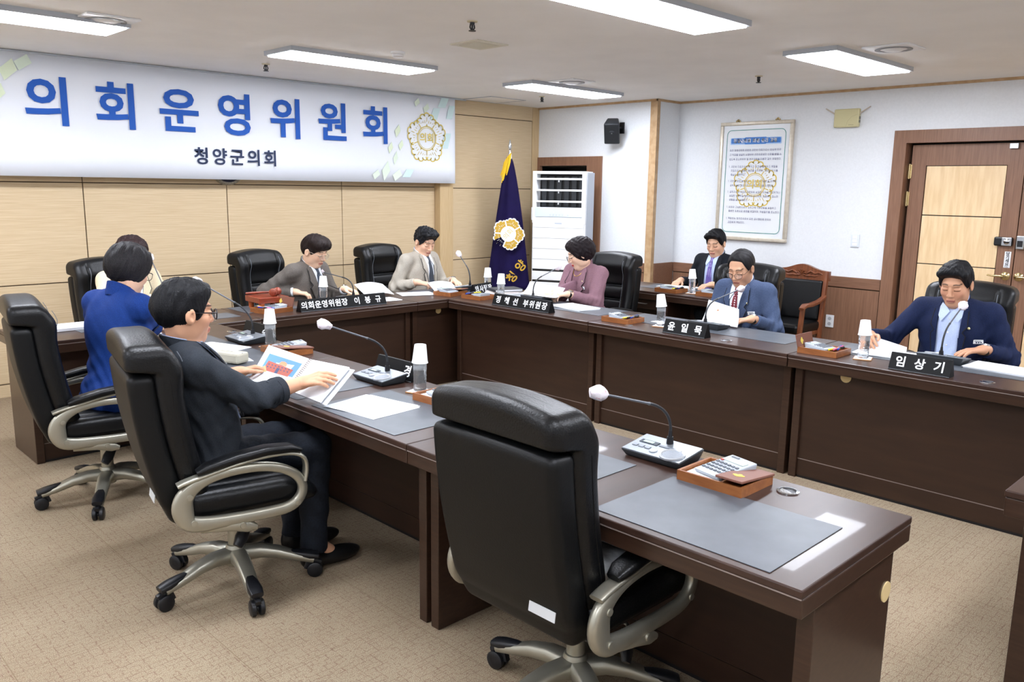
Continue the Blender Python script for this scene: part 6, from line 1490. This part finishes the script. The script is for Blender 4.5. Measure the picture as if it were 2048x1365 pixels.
PEOPLE_FN = [
 lambda: person('man in grey suit and round glasses speaking into a microphone',(3.605,5.99,1.115),-72,12,(4,20,0),
   ((3.42,5.99,0.795),(0.75,-0.55,-0.15),(0.1,-0.3,1),0.55),((3.77,5.80,0.81),(0.35,-0.9,-0.1),(0.2,0.1,1),0.45), c_grey, c_white, t_slate, 'bangs',('#120e0e','#2a1d1a'), '#e6bd9f', glasses=('#c9b9a8','thin'), vd=0.33, cuff=c_white, watch=(1,'#2a2a2a')),
 lambda: person('man in light grey suit writing on papers',(4.80,6.05,1.150),-78,6,(-14,24,0),
   ((4.60,5.90,0.80),(0.75,-0.6,-0.2),(0,-0.3,1),[0.55,0.6,0.7,0.75]),((4.96,5.83,0.80),(-0.2,-0.95,-0.2),(0.2,0,1),0.40,0.1), c_beige, c_white, t_dark, 'curly',('#0e0e11','#1b1c20'), '#e4b79a', vd=0.36, vb=0.035, wid=1.08, belly=0.03, watch=(1,'#202020')),
 lambda: person('woman in mauve jacket with glasses reading papers',(5.31,4.60,1.110),178,10,(-38,22,0),
   ((5.00,4.60,0.805),(-0.85,-0.1,-0.1),(0.1,0,1),0.6),((5.02,4.46,0.805),(-0.85,0.45,-0.05),(0.1,-0.2,1),0.65), c_mauve, c_mauve2, None, 'perm',('#120d10','#241a1e'), '#eac3a8', lip='#b8202c', glasses=('#3c3c44','thin'), vd=0.24, vb=0.02, wid=0.98, tagL=(0.070,0.150), pin=(0.075,0.095), extra=('nocollar','necklace'), watch=(1,'#d9b25a')),
 lambda: person('man in dark suit with purple dotted tie in the second row',(6.95,4.32,1.154),182,2,(6,16,0),
   ((6.80,4.60,0.785),(-0.85,-0.1,-0.2),(0,0,1),0.35,0.15),((6.72,4.20,0.785),(-0.9,0.3,-0.1),(0,0,1),0.4), c_dark, c_ltblue, t_purple, 'swept',('#0b0b0d','#151518'), '#d9ac8e', vd=0.38, vb=0.05, wid=1.05),
 lambda: person('man in steel blue suit with red dotted tie and glasses',(5.25,3.05,1.115),180,10,(4,24,0),
   ((5.04,3.14,0.80),(-0.75,-0.35,-0.25),(0,0,1),0.6),((5.06,2.83,0.795),(-0.75,0.6,-0.12),(0.05,0,1),[0.25,0.28,0.3,0.35],0.12), c_steel, c_white, t_red, 'bald',('#131214','#242224'), '#d2a283', glasses=('#3a3430','thin'), vd=0.34, vb=0.015, tagL=(0.112,0.180), pin=(0.088,0.110), watch=(1,'#eef2f4')),
 lambda: person('man in navy jacket and pale blue open shirt turning a page',(5.20,1.625,1.135),182,10,(0,18,0),
   ((4.93,1.985,0.815),(-0.75,-0.25,-0.1),(-0.2,0.5,0.8),0.6),((5.10,1.41,0.790),(-0.7,0.65,-0.10),(0.05,0,1),[0.18,0.2,0.22,0.28],0.15), c_navy, c_ltblue, None, 'swept',('#0c0c0f','#17171b'), '#cc997a', vd=0.36, vb=0.055, wid=1.10, belly=0.03, tagL=(0.145,0.195), pin=(0.105,0.115), watch=(1,'#f2f5f8'), vt=0.062),
 lambda: person('man in charcoal jacket with rolled sleeves holding the spiral report',(1.335,3.195,1.150),-8,-9,(8,4,0),
   ((1.748,3.035,0.832),(0.42,-0.84,0.30),(-0.55,-0.10,0.82),[0.30,0.34,0.38,0.42],0.1),((1.70,3.52,0.800),(0.85,-0.30,0.12),(-0.45,0.55,0.70),[0.5,0.55,0.6,0.65]), c_char, c_ltblue, None, 'short',('#0a0a0c','#15161a'), '#cf9d7e', glasses=('#15151a','thick'), rolled=True, cuff=cloth('grey_shirt_cuff','#8a8f9c','#969baa',200), trousers=('#12161d','#1a1f28'), vd=0.36, vb=0.06, lapel=True, wid=1.05, poles={1:(-0.2,0.5,-0.8),-1:(-0.35,-0.55,-0.8)}, thighz=0.01),
 lambda: person('woman in royal blue jacket seen from behind, leaning in',(1.60,4.49,1.198),20,10,(6,20,0),
   ((1.86,4.86,0.79),(0.9,-0.1,-0.2),(0,0,1),0.4),((1.74,4.80,0.80),(0.8,0.3,-0.2),(0,0,1),0.4), c_blue, cloth('dark_top','#22242c','#2a2c34',200), None, 'bob',('#131215','#2b292c'), '#e0b599', glasses=('#1c1c22','thin'), wid=0.98, extra=('nocollar',), trousers=('#14203c','#1b2847')),
 lambda: person('person in cream jacket hidden behind the woman in blue',(2.19,6.06,1.140),-84,8,(0,16,0),
   ((2.02,5.72,0.79),(0.1,-0.95,-0.2),(0,0,1),0.4),((2.32,5.72,0.79),(-0.1,-0.95,-0.2),(0,0,1),0.4), c_cream, c_white, None, 'perm',('#1c1012','#33201f'), '#ddb090', wid=0.95)]
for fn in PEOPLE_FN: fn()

# pens in hands
for lab,a,b,m in (('orange pencil in the hand of the red-tie man',(4.965,3.03,0.845),(5.02,3.16,0.80),mat('orange_pencil','#d9842a',0.4)),('black pen in the hand of the man in the light grey suit',(4.66,5.80,0.77),(4.69,5.88,0.875),m_black)):
    o = thing('pen',lab,'pen',a,0,'pens held in hands'); d = Vector(b)-Vector(a)
    MB().tube([(0,0,0),d*0.12,d],[0.0012,0.0042,0.0042],8).ob('barrel', m, o); MB().tube([d,d*1.10],[0.0044,0.0040],8).ob('pen_cap', m_black, o)
